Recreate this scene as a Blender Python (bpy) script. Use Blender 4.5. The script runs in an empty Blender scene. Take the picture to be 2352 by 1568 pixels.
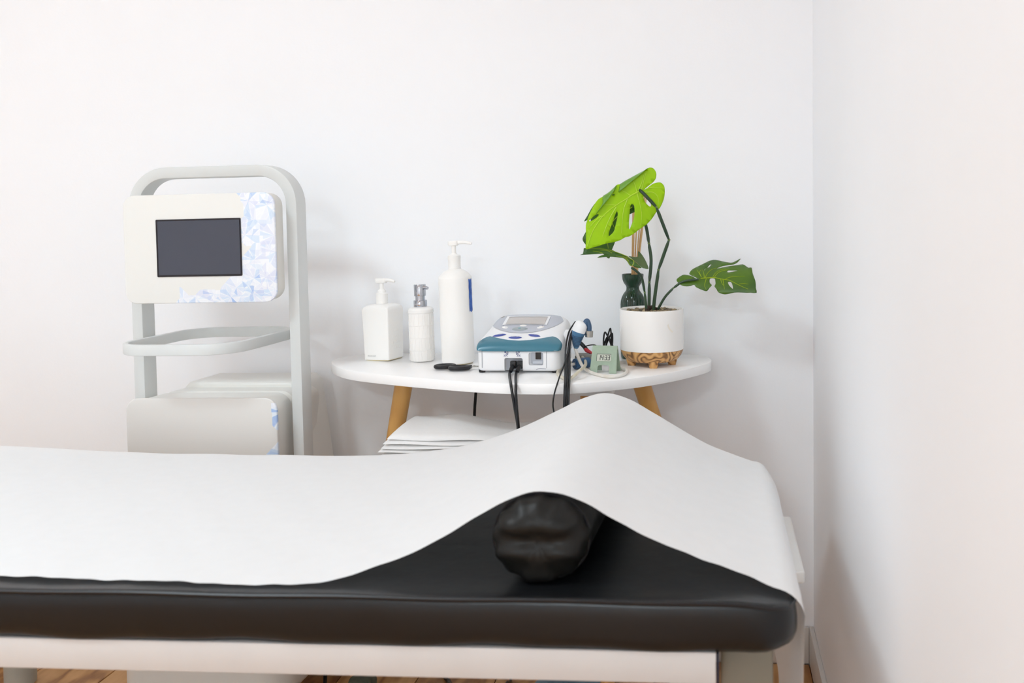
import bpy, bmesh, math, random
from mathutils import Vector, Matrix
random.seed(7)
S = bpy.context.scene
COL = S.collection
PI = math.pi

# ------------------------------------------------------------------ camera
FPX, PX0, PY0 = 2200.0, 1510.0, 543.0          # focal length and principal point in a 2352 x 1568 frame
psi, th, rho = math.radians(3.4), math.radians(1.37), math.radians(0.32)
fw = Vector((-math.sin(psi)*math.cos(th), math.cos(psi)*math.cos(th), -math.sin(th)))
rt = Vector((math.cos(psi), math.sin(psi), 0)); up = rt.cross(fw)
r2 = rt*math.cos(rho) - up*math.sin(rho); u2 = up*math.cos(rho) + rt*math.sin(rho)
cd = bpy.data.cameras.new('camera'); cam = bpy.data.objects.new('camera', cd); COL.objects.link(cam)
M = Matrix((r2, u2, -fw)).transposed().to_4x4(); M.translation = Vector((0, 0, 1.105))
cam.matrix_world = M
cd.sensor_width = 36; cd.sensor_fit = 'HORIZONTAL'; cd.lens = FPX*36/2352
cd.shift_x = -(PX0-1176)/2352; cd.shift_y = -(784-PY0)/2352
cd.clip_start = 0.02
cd.dof.use_dof = True; cd.dof.focus_distance = 2.08; cd.dof.aperture_fstop = 4.5
S.camera = cam

# ------------------------------------------------------------------ world, exposure, lamps
w = bpy.data.worlds.new('world'); S.world = w; w.use_nodes = True
w.node_tree.nodes['Background'].inputs[0].default_value = (1, 1, 1, 1)
w.node_tree.nodes['Background'].inputs[1].default_value = 0.3
S.view_settings.view_transform = 'Standard'; S.view_settings.look = 'None'
S.view_settings.gamma = 1.0; S.view_settings.use_curve_mapping = False
S.view_settings.exposure = 0.33
S.cycles.max_bounces = 14; S.cycles.diffuse_bounces = 12       # a closed white room lives on interreflection
CEIL = 2.62
LAMPS = [(-0.75, -3.2, 0.6, 59, 'square ceiling light panel farthest from the back wall'), (-1.6, 0.35, 0.5, 23, 'square ceiling light panel above the treatment bed')]

# ------------------------------------------------------------------ materials
def lin(c):
    return tuple(((v/255)/12.92 if v/255 <= 0.04045 else ((v/255+0.055)/1.055)**2.4) for v in c) + (1.0,)
MAT = {}
def mat(name, rgb, rough=0.5, metal=0.0, var=0.04, scale=12.0, bump=0.0, bscale=60.0, spec=0.5, trans=0.0, coat=0.0, stretch=(1, 1, 1), rgb2=None, sss=0.0, ior=1.45):
    if name in MAT: return MAT[name]
    m = bpy.data.materials.new(name); m.use_nodes = True; nt = m.node_tree; N = nt.nodes; L = nt.links
    b = N['Principled BSDF']
    b.inputs['Roughness'].default_value = rough; b.inputs['Metallic'].default_value = metal
    b.inputs['Specular IOR Level'].default_value = spec; b.inputs['IOR'].default_value = ior
    b.inputs['Transmission Weight'].default_value = trans; b.inputs['Coat Weight'].default_value = coat
    if sss: b.inputs['Subsurface Weight'].default_value = sss; b.inputs['Subsurface Radius'].default_value = (.01, .01, .01)
    tc = N.new('ShaderNodeTexCoord'); mp = N.new('ShaderNodeMapping'); mp.inputs['Scale'].default_value = stretch
    L.new(tc.outputs['Object'], mp.inputs[0])
    nz = N.new('ShaderNodeTexNoise'); nz.inputs['Scale'].default_value = scale; nz.inputs['Detail'].default_value = 4
    L.new(mp.outputs[0], nz.inputs['Vector'])
    cr = N.new('ShaderNodeValToRGB')
    a = lin(rgb); c2 = lin(rgb2) if rgb2 else tuple(max(0, v*(1-var*2)) for v in a[:3]) + (1,)
    cr.color_ramp.elements[0].position = 0.3; cr.color_ramp.elements[1].position = 0.7
    cr.color_ramp.elements[0].color = c2; cr.color_ramp.elements[1].color = a
    L.new(nz.outputs[0], cr.inputs[0]); L.new(cr.outputs[0], b.inputs['Base Color'])
    if bump:
        n2 = N.new('ShaderNodeTexNoise'); n2.inputs['Scale'].default_value = bscale; n2.inputs['Detail'].default_value = 3
        bp = N.new('ShaderNodeBump'); bp.inputs['Strength'].default_value = bump; bp.inputs['Distance'].default_value = 0.004
        L.new(mp.outputs[0], n2.inputs['Vector']); L.new(n2.outputs[0], bp.inputs['Height']); L.new(bp.outputs[0], b.inputs['Normal'])
    MAT[name] = m; return m
def woodmat(name, c1, c2, c3, scale=8.0, axis=(1, 1, .12), dist=4.0, rough=0.45, rings=14.0):
    m = bpy.data.materials.new(name); m.use_nodes = True; nt = m.node_tree; N = nt.nodes; L = nt.links
    b = N['Principled BSDF']; b.inputs['Roughness'].default_value = rough
    tc = N.new('ShaderNodeTexCoord'); mp = N.new('ShaderNodeMapping'); mp.inputs['Scale'].default_value = axis
    oi = N.new('ShaderNodeObjectInfo'); ad = N.new('ShaderNodeVectorMath'); ad.operation = 'ADD'
    ml = N.new('ShaderNodeVectorMath'); ml.operation = 'SCALE'; ml.inputs[0].default_value = (13.7, 5.1, 9.3)
    L.new(oi.outputs['Random'], ml.inputs['Scale'])
    L.new(tc.outputs['Object'], ad.inputs[0]); L.new(ml.outputs[0], ad.inputs[1]); L.new(ad.outputs[0], mp.inputs[0])
    wv = N.new('ShaderNodeTexNoise'); wv.inputs['Scale'].default_value = scale; wv.inputs['Detail'].default_value = 2; wv.inputs['Distortion'].default_value = dist*0.1
    L.new(mp.outputs[0], wv.inputs['Vector'])
    mu = N.new('ShaderNodeMath'); mu.operation = 'MULTIPLY'; mu.inputs[1].default_value = rings; L.new(wv.outputs[0], mu.inputs[0])
    si = N.new('ShaderNodeMath'); si.operation = 'SINE'; L.new(mu.outputs[0], si.inputs[0])
    mr = N.new('ShaderNodeMapRange'); mr.inputs[1].default_value = -1; mr.inputs[2].default_value = 1; L.new(si.outputs[0], mr.inputs[0])
    n2 = N.new('ShaderNodeTexNoise'); n2.inputs['Scale'].default_value = scale*9; n2.inputs['Detail'].default_value = 5; L.new(mp.outputs[0], n2.inputs['Vector'])
    mx = N.new('ShaderNodeMath'); mx.operation = 'MULTIPLY_ADD'; mx.inputs[1].default_value = 0.65; L.new(mr.outputs[0], mx.inputs[0])
    m3 = N.new('ShaderNodeMath'); m3.operation = 'MULTIPLY'; m3.inputs[1].default_value = 0.35; L.new(n2.outputs[0], m3.inputs[0]); L.new(m3.outputs[0], mx.inputs[2])
    cr = N.new('ShaderNodeValToRGB'); e = cr.color_ramp.elements
    e[0].color = lin(c1); e[0].position = .1; e[1].color = lin(c3); e[1].position = .85
    k = e.new(.4); k.color = lin(c2)
    L.new(mx.outputs[0], cr.inputs[0]); L.new(cr.outputs[0], b.inputs['Base Color'])
    MAT[name] = m; return m
def crystalmat(name, base, x0, xr, z0, zr, scale):
    """cream plate printed with pale blue radiating facets; the print fills cells right of x0 or below z0 (with x > xr / z < zr ramps)"""
    m = bpy.data.materials.new(name); m.use_nodes = True; nt = m.node_tree; N = nt.nodes; L = nt.links
    b = N['Principled BSDF']; b.inputs['Roughness'].default_value = 0.3
    def math_(op, a=None, c=None, v=None):
        n = N.new('ShaderNodeMath'); n.operation = op
        for i, q in enumerate((a, c)):
            if q is None: continue
            if isinstance(q, (int, float)): n.inputs[i].default_value = q
            else: L.new(q, n.inputs[i])
        return n.outputs[0]
    tc = N.new('ShaderNodeTexCoord'); sx = N.new('ShaderNodeSeparateXYZ'); L.new(tc.outputs['Object'], sx.inputs[0])
    cb = N.new('ShaderNodeCombineXYZ'); L.new(sx.outputs[0], cb.inputs[0]); L.new(sx.outputs[2], cb.inputs[1])
    layers = []
    def layer(sc, off):
        ad = N.new('ShaderNodeVectorMath'); ad.operation = 'ADD'; ad.inputs[1].default_value = (off, off*1.7, 0); L.new(cb.outputs[0], ad.inputs[0])
        v = N.new('ShaderNodeTexVoronoi'); v.voronoi_dimensions = '2D'; v.inputs['Scale'].default_value = sc; v.inputs['Randomness'].default_value = .75
        v.distance = 'MANHATTAN'
        L.new(ad.outputs[0], v.inputs['Vector'])
        sb = N.new('ShaderNodeVectorMath'); sb.operation = 'SUBTRACT'; L.new(ad.outputs[0], sb.inputs[0]); L.new(v.outputs['Position'], sb.inputs[1])
        s2 = N.new('ShaderNodeSeparateXYZ'); L.new(sb.outputs[0], s2.inputs[0])
        an = math_('ARCTAN2', s2.outputs[1], s2.outputs[0]); se = math_('MULTIPLY', an, 9/(2*PI)); fl = math_('FLOOR', se); fr = math_('FRACT', se)
        sp = N.new('ShaderNodeSeparateXYZ'); L.new(v.outputs['Position'], sp.inputs[0])
        cv = N.new('ShaderNodeCombineXYZ'); L.new(sp.outputs[0], cv.inputs[0]); L.new(sp.outputs[1], cv.inputs[1]); L.new(fl, cv.inputs[2])
        wn = N.new('ShaderNodeTexWhiteNoise'); wn.noise_dimensions = '3D'; L.new(cv.outputs[0], wn.inputs['Vector'])
        ray = math_('ABSOLUTE', math_('SUBTRACT', fr, 0.5))          # 0.5 at sector edges
        edge = N.new('ShaderNodeMapRange'); edge.inputs[1].default_value = .36; edge.inputs[2].default_value = .5; L.new(ray, edge.inputs[0])
        cr = N.new('ShaderNodeValToRGB'); e = cr.color_ramp.elements
        e[0].color = lin((243, 245, 248)); e[0].position = .2; e[1].color = lin((150, 182, 230)); e[1].position = 1
        for p_, c_ in ((.45, (236, 239, 246)), (.66, (226, 229, 243)), (.82, (220, 233, 245)), (.95, (200, 218, 241))):
            k = e.new(p_); k.color = lin(c_)
        L.new(wn.outputs['Value'], cr.inputs[0])
        mw = N.new('ShaderNodeMix'); mw.data_type = 'RGBA'; L.new(edge.outputs[0], mw.inputs[0]); L.new(cr.outputs[0], mw.inputs[6]); mw.inputs[7].default_value = lin((246, 248, 250))
        so = N.new('ShaderNodeVectorMath'); so.operation = 'SUBTRACT'; so.inputs[1].default_value = (off, off*1.7, 0); L.new(v.outputs['Position'], so.inputs[0])
        return mw.outputs[2], so.outputs[0]
    c1, pos = layer(scale, 0.0)
    c2, _ = layer(scale*1.45, 3.13)
    mx = N.new('ShaderNodeMix'); mx.data_type = 'RGBA'; mx.blend_type = 'MULTIPLY'; mx.inputs[0].default_value = .6; L.new(c1, mx.inputs[6]); L.new(c2, mx.inputs[7])
    sp = N.new('ShaderNodeSeparateXYZ'); L.new(pos, sp.inputs[0])
    right = math_('GREATER_THAN', sp.outputs[0], x0); low = math_('MULTIPLY', math_('LESS_THAN', sp.outputs[1], z0), math_('GREATER_THAN', sp.outputs[0], xr))
    low = math_('MAXIMUM', low, right)
    low = math_('MULTIPLY', low, math_('LESS_THAN', sp.outputs[1], zr))
    mk = N.new('ShaderNodeMix'); mk.data_type = 'RGBA'; L.new(low, mk.inputs[0]); mk.inputs[6].default_value = lin(base)
    wh = N.new('ShaderNodeMix'); wh.data_type = 'RGBA'; wh.inputs[0].default_value = .12; L.new(mx.outputs[2], wh.inputs[6]); wh.inputs[7].default_value = lin((246, 248, 251)); L.new(wh.outputs[2], mk.inputs[7])
    L.new(mk.outputs[2], b.inputs['Base Color'])
    MAT[name] = m; return m

WALL = mat('wall_paint', (246, 248, 251), .55, var=.008, scale=3, bump=.05, bscale=140, spec=.35)
CEILM = mat('ceiling_paint', (247, 249, 252), .8, var=.01)
SKIRT = mat('baseboard_paint', (226, 224, 220), .4, var=.03, scale=20)
PLANK = woodmat('oak_plank', (150, 100, 56), (194, 142, 86), (218, 168, 112), 2.2, (6, .7, 1), 3, .4, 20)
VINYL = mat('black_vinyl', (25, 26, 28), .30, var=.12, scale=5, bump=.25, bscale=14, spec=.42)
VINYL2 = mat('black_vinyl_bolster', (26, 25, 23), .42, var=.1, scale=8, bump=.5, bscale=22, spec=.3)
ENDP = mat('grey_end_plate', (132, 126, 112), .5)
PIPING = mat('black_piping', (24, 24, 28), .4)
PAPER = mat('white_paper', (248, 248, 248), .9, var=.008, scale=40, bump=.06, bscale=90, spec=.1)
def thin(m, amount):
    # thin sheet: part of the light passes through
    nt = m.node_tree; b = nt.nodes['Principled BSDF']; out = nt.nodes['Material Output']
    tr = nt.nodes.new('ShaderNodeBsdfTranslucent'); mx = nt.nodes.new('ShaderNodeMixShader'); mx.inputs[0].default_value = amount
    src = b.inputs['Base Color'].links[0].from_socket; nt.links.new(src, tr.inputs['Color'])
    nt.links.new(b.outputs[0], mx.inputs[1]); nt.links.new(tr.outputs[0], mx.inputs[2]); nt.links.new(mx.outputs[0], out.inputs['Surface'])
thin(PAPER, .16)
SHEET = mat('white_sheet_fabric', (240, 239, 238), .9, var=.01, scale=30, bump=.1, bscale=120, spec=.1)
RAIL = mat('white_rail_paint', (214, 212, 211), .45, var=.02)
RAILSHADE = mat('rail_shadow_navy', (30, 34, 52), .5)  # navy tone of the shadow painted at the rail end
GREYMET = mat('grey_bed_steel', (186, 184, 172), .5)
GREYFR = mat('pale_grey_powder_coat', (214, 217, 216), .38, var=.015, scale=6)
CREAM = mat('cream_plastic', (228, 227, 222), .35, var=.01, scale=6)
CRYST1 = crystalmat('cream_panel_crystal_print', (231, 231, 227), .104, -.065, .952, 1.3, 20)
CRYST2 = crystalmat('cream_panel_crystal_corner', (222, 220, 216), .158, .158, .2, .70, 17)
BEZEL = mat('black_bezel', (26, 24, 32), .3)
LCD = mat('dark_display_glass', (68, 72, 84), .22, var=.03, scale=3)
TABLE = mat('white_lacquer', (250, 249, 248), .22, var=.01, scale=5)
OAK = woodmat('table_leg_wood', (176, 118, 46), (206, 150, 76), (224, 174, 104), 9, (1, 1, .1), 4, .4, 12)
ZEBRA = woodmat('striped_pot_wood', (84, 50, 26), (192, 142, 84), (218, 172, 112), 12, (1, 1, .8), 2, .45, 110)
WPL = mat('white_plastic', (245, 244, 241), .35, var=.008, sss=0.0)
WCER = mat('white_ceramic', (243, 241, 238), .2, var=.01)
STAINP = mat('pot_stain', (240, 234, 222), .5)
CHROME = mat('chrome', (186, 190, 198), .08, 1.0, var=.02)
STEEL = mat('brushed_steel', (176, 174, 168), .25, 1.0)
TAPE = mat('blue_tape', (62, 108, 190), .6, rgb2=(44, 82, 160), scale=90)
BLACKP = mat('black_plastic', (30, 30, 33), .42)
CABLE = mat('black_cable', (20, 20, 24), .4)
DEVW = mat('device_white', (238, 239, 241), .32, var=.01)
DEVG = mat('device_grey_plate', (188, 192, 202), .4, var=.015)
DEVR = mat('device_recess_grey', (198, 202, 210), .5)
TEAL = mat('teal_plastic', (64, 122, 142), .25, var=.04, scale=4)
STEELB = mat('steel_blue_rubber', (80, 124, 160), .45, var=.04)
STEELD = mat('dark_steel_blue', (64, 92, 124), .45)
LCDG = mat('device_lcd', (196, 190, 186), .2)
NAVY = mat('navy_ink', (42, 44, 120), .4)
INK = mat('grey_ink', (206, 206, 204), .6)
BLUEB = mat('blue_button', (70, 84, 164), .35)
GREYB = mat('grey_button', (160, 170, 174), .3)
MINT = mat('green_clock_plastic', (160, 178, 158), .5, var=.07, scale=60, rgb2=(150, 168, 148))
CLCD = mat('clock_lcd', (196, 200, 186), .3)
RED = mat('red_clip', (200, 52, 60), .4)
TUBEC = mat('yellowed_clear_tube', (222, 216, 200), .3, rgb2=(196, 186, 160), scale=70)
WCORD = mat('white_cord', (235, 233, 228), .45, rgb2=(214, 208, 196), scale=30)
LIME = mat('lime_leaf', (160, 206, 0), .45, spec=.3, rgb2=(138, 188, 0), scale=9, sss=0.0)
LIMEB = mat('lime_leaf_upper', (118, 166, 66), .3, rgb2=(92, 142, 44), scale=14)
LVEIN = mat('lime_vein', (186, 222, 60), .4)
GREEN = mat('dark_leaf', (66, 106, 32), .35, rgb2=(48, 84, 30), scale=16)
GREEN2 = mat('leaf_grey_green', (96, 116, 72), .4, rgb2=(78, 100, 58), scale=16)
RGREEN = mat('right_leaf_green', (82, 116, 24), .35, rgb2=(52, 86, 30), scale=13)
GVEIN = mat('yellow_green_vein', (150, 172, 20), .4)
STEM = mat('plant_stem', (52, 78, 50), .3, rgb2=(38, 58, 46), scale=14)
JOINT = mat('stem_joint', (104, 124, 70), .4)
STEMB = mat('brown_stem_base', (62, 44, 36), .6)
VASE = mat('green_ribbed_glass', (24, 66, 42), .18, rgb2=(14, 44, 28), scale=10, coat=.3)
REED = mat('reed_stick', (222, 190, 142), .6, rgb2=(196, 152, 100), scale=30, stretch=(1, 1, .1))
PEB = mat('pebble', (190, 170, 130), .5, rgb2=(110, 96, 72), scale=40)
BIN = mat('grey_bin_plastic', (176, 176, 166), .5)
CLOTH = mat('grey_green_cloth', (108, 114, 98), .8, rgb2=(74, 80, 70), scale=40)
PEDAL = mat('blue_pedal', (96, 130, 152), .4)
BOXW = mat('white_box_board', (232, 231, 229), .6)
CASTER = mat('caster_grey', (120, 120, 118), .5)
def emis(name, rgb, st):
    m = bpy.data.materials.new(name); m.use_nodes = True; b = m.node_tree.nodes['Principled BSDF']
    b.inputs['Base Color'].default_value = lin(rgb); b.inputs['Emission Color'].default_value = lin(rgb); b.inputs['Emission Strength'].default_value = st
    return m

# ------------------------------------------------------------------ mesh helpers
def link(name, me, m, parent=None, smooth=40, kind=None, label=None):
    o = bpy.data.objects.new(name, me); COL.objects.link(o)
    if isinstance(m, (list, tuple)):
        for q in m: me.materials.append(q)
    else: me.materials.append(m)
    if smooth:
        me.shade_smooth(); me.set_sharp_from_angle(angle=math.radians(smooth))
    if parent: o.parent = parent
    if kind: o['kind'] = kind
    if label: o['label'] = label
    return o
def bmobj(name, bm, m, parent=None, smooth=40, **k):
    bmesh.ops.recalc_face_normals(bm, faces=bm.faces[:])
    me = bpy.data.meshes.new(name); bm.to_mesh(me); bm.free()
    return link(name, me, m, parent, smooth, **k)
def thing(name, label, cat, loc=(0, 0, 0), rot=(0, 0, 0), group=None):
    o = bpy.data.objects.new(name, None); COL.objects.link(o); o.location = loc; o.rotation_euler = rot
    o.empty_display_size = .02
    return tag(o, label, cat, group)
def tag(o, label, cat, group=None):
    o['label'] = label; o['category'] = cat
    if group: o['group'] = group
    return o
def box(x0, x1, y0, y1, z0, z1, bev=0.0, seg=2, bm=None):
    b = bmesh.new(); bmesh.ops.create_cube(b, size=1)
    for v in b.verts: v.co = Vector(((x0+x1)/2+v.co.x*(x1-x0), (y0+y1)/2+v.co.y*(y1-y0), (z0+z1)/2+v.co.z*(z1-z0)))
    if bev: bmesh.ops.bevel(b, geom=b.edges[:], offset=bev, segments=seg, profile=.5, affect='EDGES')
    return merge(bm, b)
def merge(bm, b):
    if bm is None: return b
    me = bpy.data.meshes.new('tmp'); b.to_mesh(me); b.free(); bm.from_mesh(me); bpy.data.meshes.remove(me); return bm
def lathe(prof, seg=40, cx=0, cy=0, cap0=True, cap1=True, bm=None, fn=None):
    b = bm or bmesh.new(); rings = []
    for r, z in prof:
        ring = []
        for i in range(seg):
            a = 2*PI*i/seg; rr = r*(fn(a, z) if fn else 1)
            ring.append(b.verts.new((cx+rr*math.cos(a), cy+rr*math.sin(a), z)))
        rings.append(ring)
    for q in range(len(rings)-1):
        for i in range(seg):
            j = (i+1) % seg; b.faces.new((rings[q][i], rings[q][j], rings[q+1][j], rings[q+1][i]))
    if cap0: b.faces.new(rings[0][::-1])
    if cap1: b.faces.new(rings[-1])
    return b
def catmull(P, n=6, closed=False):
    P = [Vector(p) for p in P]; out = []; N = len(P)
    for i in range(N if closed else N-1):
        p0 = P[(i-1) % N] if closed or i > 0 else P[0]*2-P[1]
        p1 = P[i]; p2 = P[(i+1) % N]
        p3 = P[(i+2) % N] if closed or i+2 < N else P[-1]*2-P[-2]
        for k in range(n):
            t = k/n
            out.append(.5*((2*p1)+(-p0+p2)*t+(2*p0-5*p1+4*p2-p3)*t*t+(-p0+3*p1-3*p2+p3)*t**3))
    if not closed: out.append(P[-1])
    return out
def tube(P, r, seg=8, n=6, bm=None, smooth=True, cap=True, closed=False):
    b = bm or bmesh.new()
    path = catmull(P, n, closed) if smooth else [Vector(p) for p in P]
    N = len(path); up_ = None; rings = []
    for i, p in enumerate(path):
        t = (path[(i+1) % N]-path[i-1]) if (closed or 0 < i < N-1) else (path[1]-path[0] if i == 0 else path[-1]-path[-2])
        if t.length < 1e-9: t = Vector((0, 0, 1))
        t.normalize()
        if up_ is None: up_ = t.orthogonal().normalized()
        up_ = (up_-t*up_.dot(t)); up_ = up_.normalized() if up_.length > 1e-6 else t.orthogonal().normalized()
        s = t.cross(up_)
        rad = r(i/(N-1)) if callable(r) else r
        rings.append([b.verts.new(p+(up_*math.cos(2*PI*k/seg)+s*math.sin(2*PI*k/seg))*rad) for k in range(seg)])
    for i in range(N if closed else N-1):
        A, B = rings[i], rings[(i+1) % N]
        for k in range(seg):
            j = (k+1) % seg; b.faces.new((A[k], A[j], B[j], B[k]))
    if cap and not closed: b.faces.new(rings[0][::-1]); b.faces.new(rings[-1])
    return b
def prism(pts, h0, h1, plane='xz', bev=0.0, seg=2, bm=None):
    """closed 2-D outline extruded: plane 'xz' along y, 'xy' along z, 'yz' along x"""
    b = bmesh.new()
    def P(p, h):
        return {'xz': (p[0], h, p[1]), 'xy': (p[0], p[1], h), 'yz': (h, p[0], p[1])}[plane]
    A = [b.verts.new(P(p, h0)) for p in pts]; B = [b.verts.new(P(p, h1)) for p in pts]; n = len(pts)
    f0 = b.faces.new(A); f1 = b.faces.new(B[::-1])
    for i in range(n): b.faces.new((A[i], A[(i+1) % n], B[(i+1) % n], B[i]))
    bmesh.ops.recalc_face_normals(b, faces=b.faces[:])
    if bev:
        es = [e for e in b.edges if (f0 in e.link_faces or f1 in e.link_faces)]
        bmesh.ops.bevel(b, geom=es, offset=bev, segments=seg, profile=.5, affect='EDGES', clamp_overlap=True)
    return merge(bm, b)
def rrect(cx, cy, w, h, r, n=8, rs=None):
    rs = rs or (r, r, r, r); out = []
    for (sx, sy, a0), r_ in zip(((1, 1, 0), (-1, 1, 90), (-1, -1, 180), (1, -1, 270)), rs):
        ox, oy = cx+sx*(w/2-r_), cy+sy*(h/2-r_)
        for k in range(n+1):
            a = math.radians(a0+90*k/n); out.append((ox+r_*math.cos(a), oy+r_*math.sin(a)))
    return out
def sweep(path, wid, d0, d1, plane='xz', closed=False, bev=.002):
    """band of in-plane width wid centred on a 2-D path, from d0 to d1 across the plane"""
    n = len(path); P = [Vector(p) for p in path]; L_, R_ = [], []
    for i in range(n):
        t = (P[(i+1) % n]-P[i-1]) if (closed or 0 < i < n-1) else (P[1]-P[0] if i == 0 else P[-1]-P[-2])
        t.normalize(); nn = Vector((-t.y, t.x)); L_.append(P[i]+nn*wid/2); R_.append(P[i]-nn*wid/2)
    b = bmesh.new()
    def Q(p, h): return {'xz': (p[0], h, p[1]), 'xy': (p[0], p[1], h)}[plane]
    rings = [[b.verts.new(Q(L_[i], d0)), b.verts.new(Q(L_[i], d1)), b.verts.new(Q(R_[i], d1)), b.verts.new(Q(R_[i], d0))] for i in range(n)]
    long_ = []
    for i in range(n if closed else n-1):
        A, B = rings[i], rings[(i+1) % n]
        for k in range(4):
            b.faces.new((A[k], A[(k+1) % 4], B[(k+1) % 4], B[k])); long_.append((A[k], B[k]))
    if not closed: b.faces.new(rings[0][::-1]); b.faces.new(rings[-1])
    bmesh.ops.recalc_face_normals(b, faces=b.faces[:])
    if bev:
        es = [b.edges.get(p) for p in long_]; bmesh.ops.bevel(b, geom=[e for e in es if e], offset=bev, segments=2, profile=.5, affect='EDGES')
    return b
def grid(fn, nu, nv, bm=None):
    b = bm or bmesh.new(); V = [[b.verts.new(fn(i/nu, j/nv)) for j in range(nv+1)] for i in range(nu+1)]
    for i in range(nu):
        for j in range(nv): b.faces.new((V[i][j], V[i+1][j], V[i+1][j+1], V[i][j+1]))
    return b
def solid(o, t, off=-1):
    md = o.modifiers.new('thickness', 'SOLIDIFY'); md.thickness = t; md.offset = off; return o
def text_mesh(txt, size, fn, bm=None):
    c = bpy.data.curves.new('t', 'FONT'); c.body = txt; c.size = size; c.align_x = 'CENTER'; c.align_y = 'CENTER'; c.resolution_u = 2
    o = bpy.data.objects.new('t', c); COL.objects.link(o); dg = bpy.context.evaluated_depsgraph_get()
    me = bpy.data.meshes.new_from_object(o.evaluated_get(dg)); bpy.data.objects.remove(o); bpy.data.curves.remove(c)
    for v in me.vertices: v.co = Vector(fn(v.co.x, v.co.y))
    b = bm or bmesh.new(); b.from_mesh(me); bpy.data.meshes.remove(me); return b
def interp(T, x):
    if x <= T[0][0]: return T[0][1]
    if x >= T[-1][0]: return T[-1][1]
    for i in range(len(T)-1):
        if T[i][0] <= x <= T[i+1][0]:
            x0, y0 = T[i]; x1, y1 = T[i+1]; h = x1-x0; t = (x-x0)/h
            m0 = (T[i+1][1]-T[i-1][1])/(T[i+1][0]-T[i-1][0]) if i else (y1-y0)/h
            m1 = (T[i+2][1]-y0)/(T[i+2][0]-x0) if i+2 < len(T) else (y1-y0)/h
            return (2*t**3-3*t*t+1)*y0+(t**3-2*t*t+t)*h*m0+(-2*t**3+3*t*t)*y1+(t**3-t*t)*h*m1
def cut(o, cutter_bm):
    me = bpy.data.meshes.new('cut'); bmesh.ops.recalc_face_normals(cutter_bm, faces=cutter_bm.faces[:]); cutter_bm.to_mesh(me); cutter_bm.free()
    c = bpy.data.objects.new('cut', me); COL.objects.link(c); c.parent = o.parent
    md = o.modifiers.new('b', 'BOOLEAN'); md.operation = 'DIFFERENCE'; md.object = c; md.solver = 'EXACT'
    bpy.context.view_layer.update(); dg = bpy.context.evaluated_depsgraph_get()
    nm = bpy.data.meshes.new_from_object(o.evaluated_get(dg)); o.modifiers.clear(); o.data = nm
    bpy.data.objects.remove(c); bpy.data.meshes.remove(me)
    nm.set_sharp_from_angle(angle=math.radians(40))

# ------------------------------------------------------------------ room
XR, YB, XL, YF = .24, 2.35, -3.3, -4.3
def struct(name, bm, m, parent=None, label=None, cat=None):
    o = bmobj(name, bm, m, parent)
    if not parent:
        o['kind'] = 'structure'; o['label'] = label; o['category'] = cat
    return o
floor = struct('floor', box(XL, XR, YF, YB, -.06, -.012), mat('floor_screed', (90, 66, 44), .8), None, 'oak plank floor under the treatment bed', 'floor')
pw, pl, gp = .188, 1.2, .0025
pm = bpy.data.meshes.new('plank'); b_ = box(0, pw-gp, 0, pl-gp, -.012, 0, .0012, 1); b_.to_mesh(pm); b_.free(); pm.materials.append(PLANK)
xi, col = XR-.01, 0
while xi-pw > XL:
    xi -= pw; y = YB-.01-pl*(1+(col*.37) % 1.0)+pl; col += 1
    while y > YF+.02:
        y0 = y-pl; o = bpy.data.objects.new('plank', pm); COL.objects.link(o); o.parent = floor
        lo = max(y0, YF+.01); o.location = (xi, lo, 0); o.scale = (1, (y-lo)/pl, 1); y = y0
    top = YB-.01-pl*((col-1)*.37 % 1.0)
    if top < YB-.03:
        o = bpy.data.objects.new('plank', pm); COL.objects.link(o); o.parent = floor; o.location = (xi, top, 0); o.scale = (1, (YB-.01-top)/pl, 1)
struct('ceiling', box(XL, XR, YF, YB, CEIL, CEIL+.05), CEILM, None, 'plain white ceiling above the room', 'ceiling')
struct('wall_back', box(XL-.05, XR+.05, YB, YB+.05, -.06, CEIL+.05), WALL, None, 'white painted back wall behind the table and machine', 'wall')
struct('wall_right', box(XR, XR+.05, YF, YB, -.06, CEIL+.05), WALL, None, 'white painted wall on the right beyond the bed end', 'wall')
struct('wall_left', box(XL-.05, XL, YF, YB, -.06, CEIL+.05), WALL, None, 'white painted wall on the left side of the room', 'wall')
struct('wall_front', box(XL-.05, XR+.05, YF-.05, YF, -.06, CEIL+.05), WALL, None, 'white painted wall facing the back wall', 'wall')
struct('baseboard_back', box(XL, XR-.012, YB-.012, YB, 0, .09, .003), SKIRT, None, 'white baseboard along the back wall', 'baseboard')
struct('baseboard_right', box(XR-.012, XR, YF, YB, 0, .09, .003), SKIRT, None, 'scuffed white baseboard along the right wall', 'baseboard')
for i, (lx, ly, sz, pwr, lab) in enumerate(LAMPS):
    t = thing('ceiling_light', lab, 'ceiling light', (lx, ly, CEIL), group='square ceiling light panels')
    b_ = sweep(rrect(0, 0, sz+.03, sz+.03, .004, 2), .03, -.018, 0, 'xy', True, .002); bmobj('frame', b_, WPL, t)
    bmobj('diffuser', box(-sz/2, sz/2, -sz/2, sz/2, -.008, -.002), emis('lamp_diffuser', (255, 252, 246), 2.0), t)
    ld = bpy.data.lights.new('panel_light', 'AREA'); ld.shape = 'SQUARE'; ld.size = sz; ld.energy = pwr; ld.color = (.76, .91, 1.0)
    lo_ = bpy.data.objects.new('panel_light', ld); COL.objects.link(lo_); lo_.parent = t; lo_.location = (0, 0, -.012)
def bmw(name, bm, m, root, smooth=40, **k):
    """mesh built in room coordinates, parented to a thing whose origin is its base"""
    off = Vector(root.location)
    if root.parent: off = off+Vector(root.parent.location)
    for v in bm.verts: v.co -= off
    return bmobj(name, bm, m, root, smooth, **k)

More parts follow.
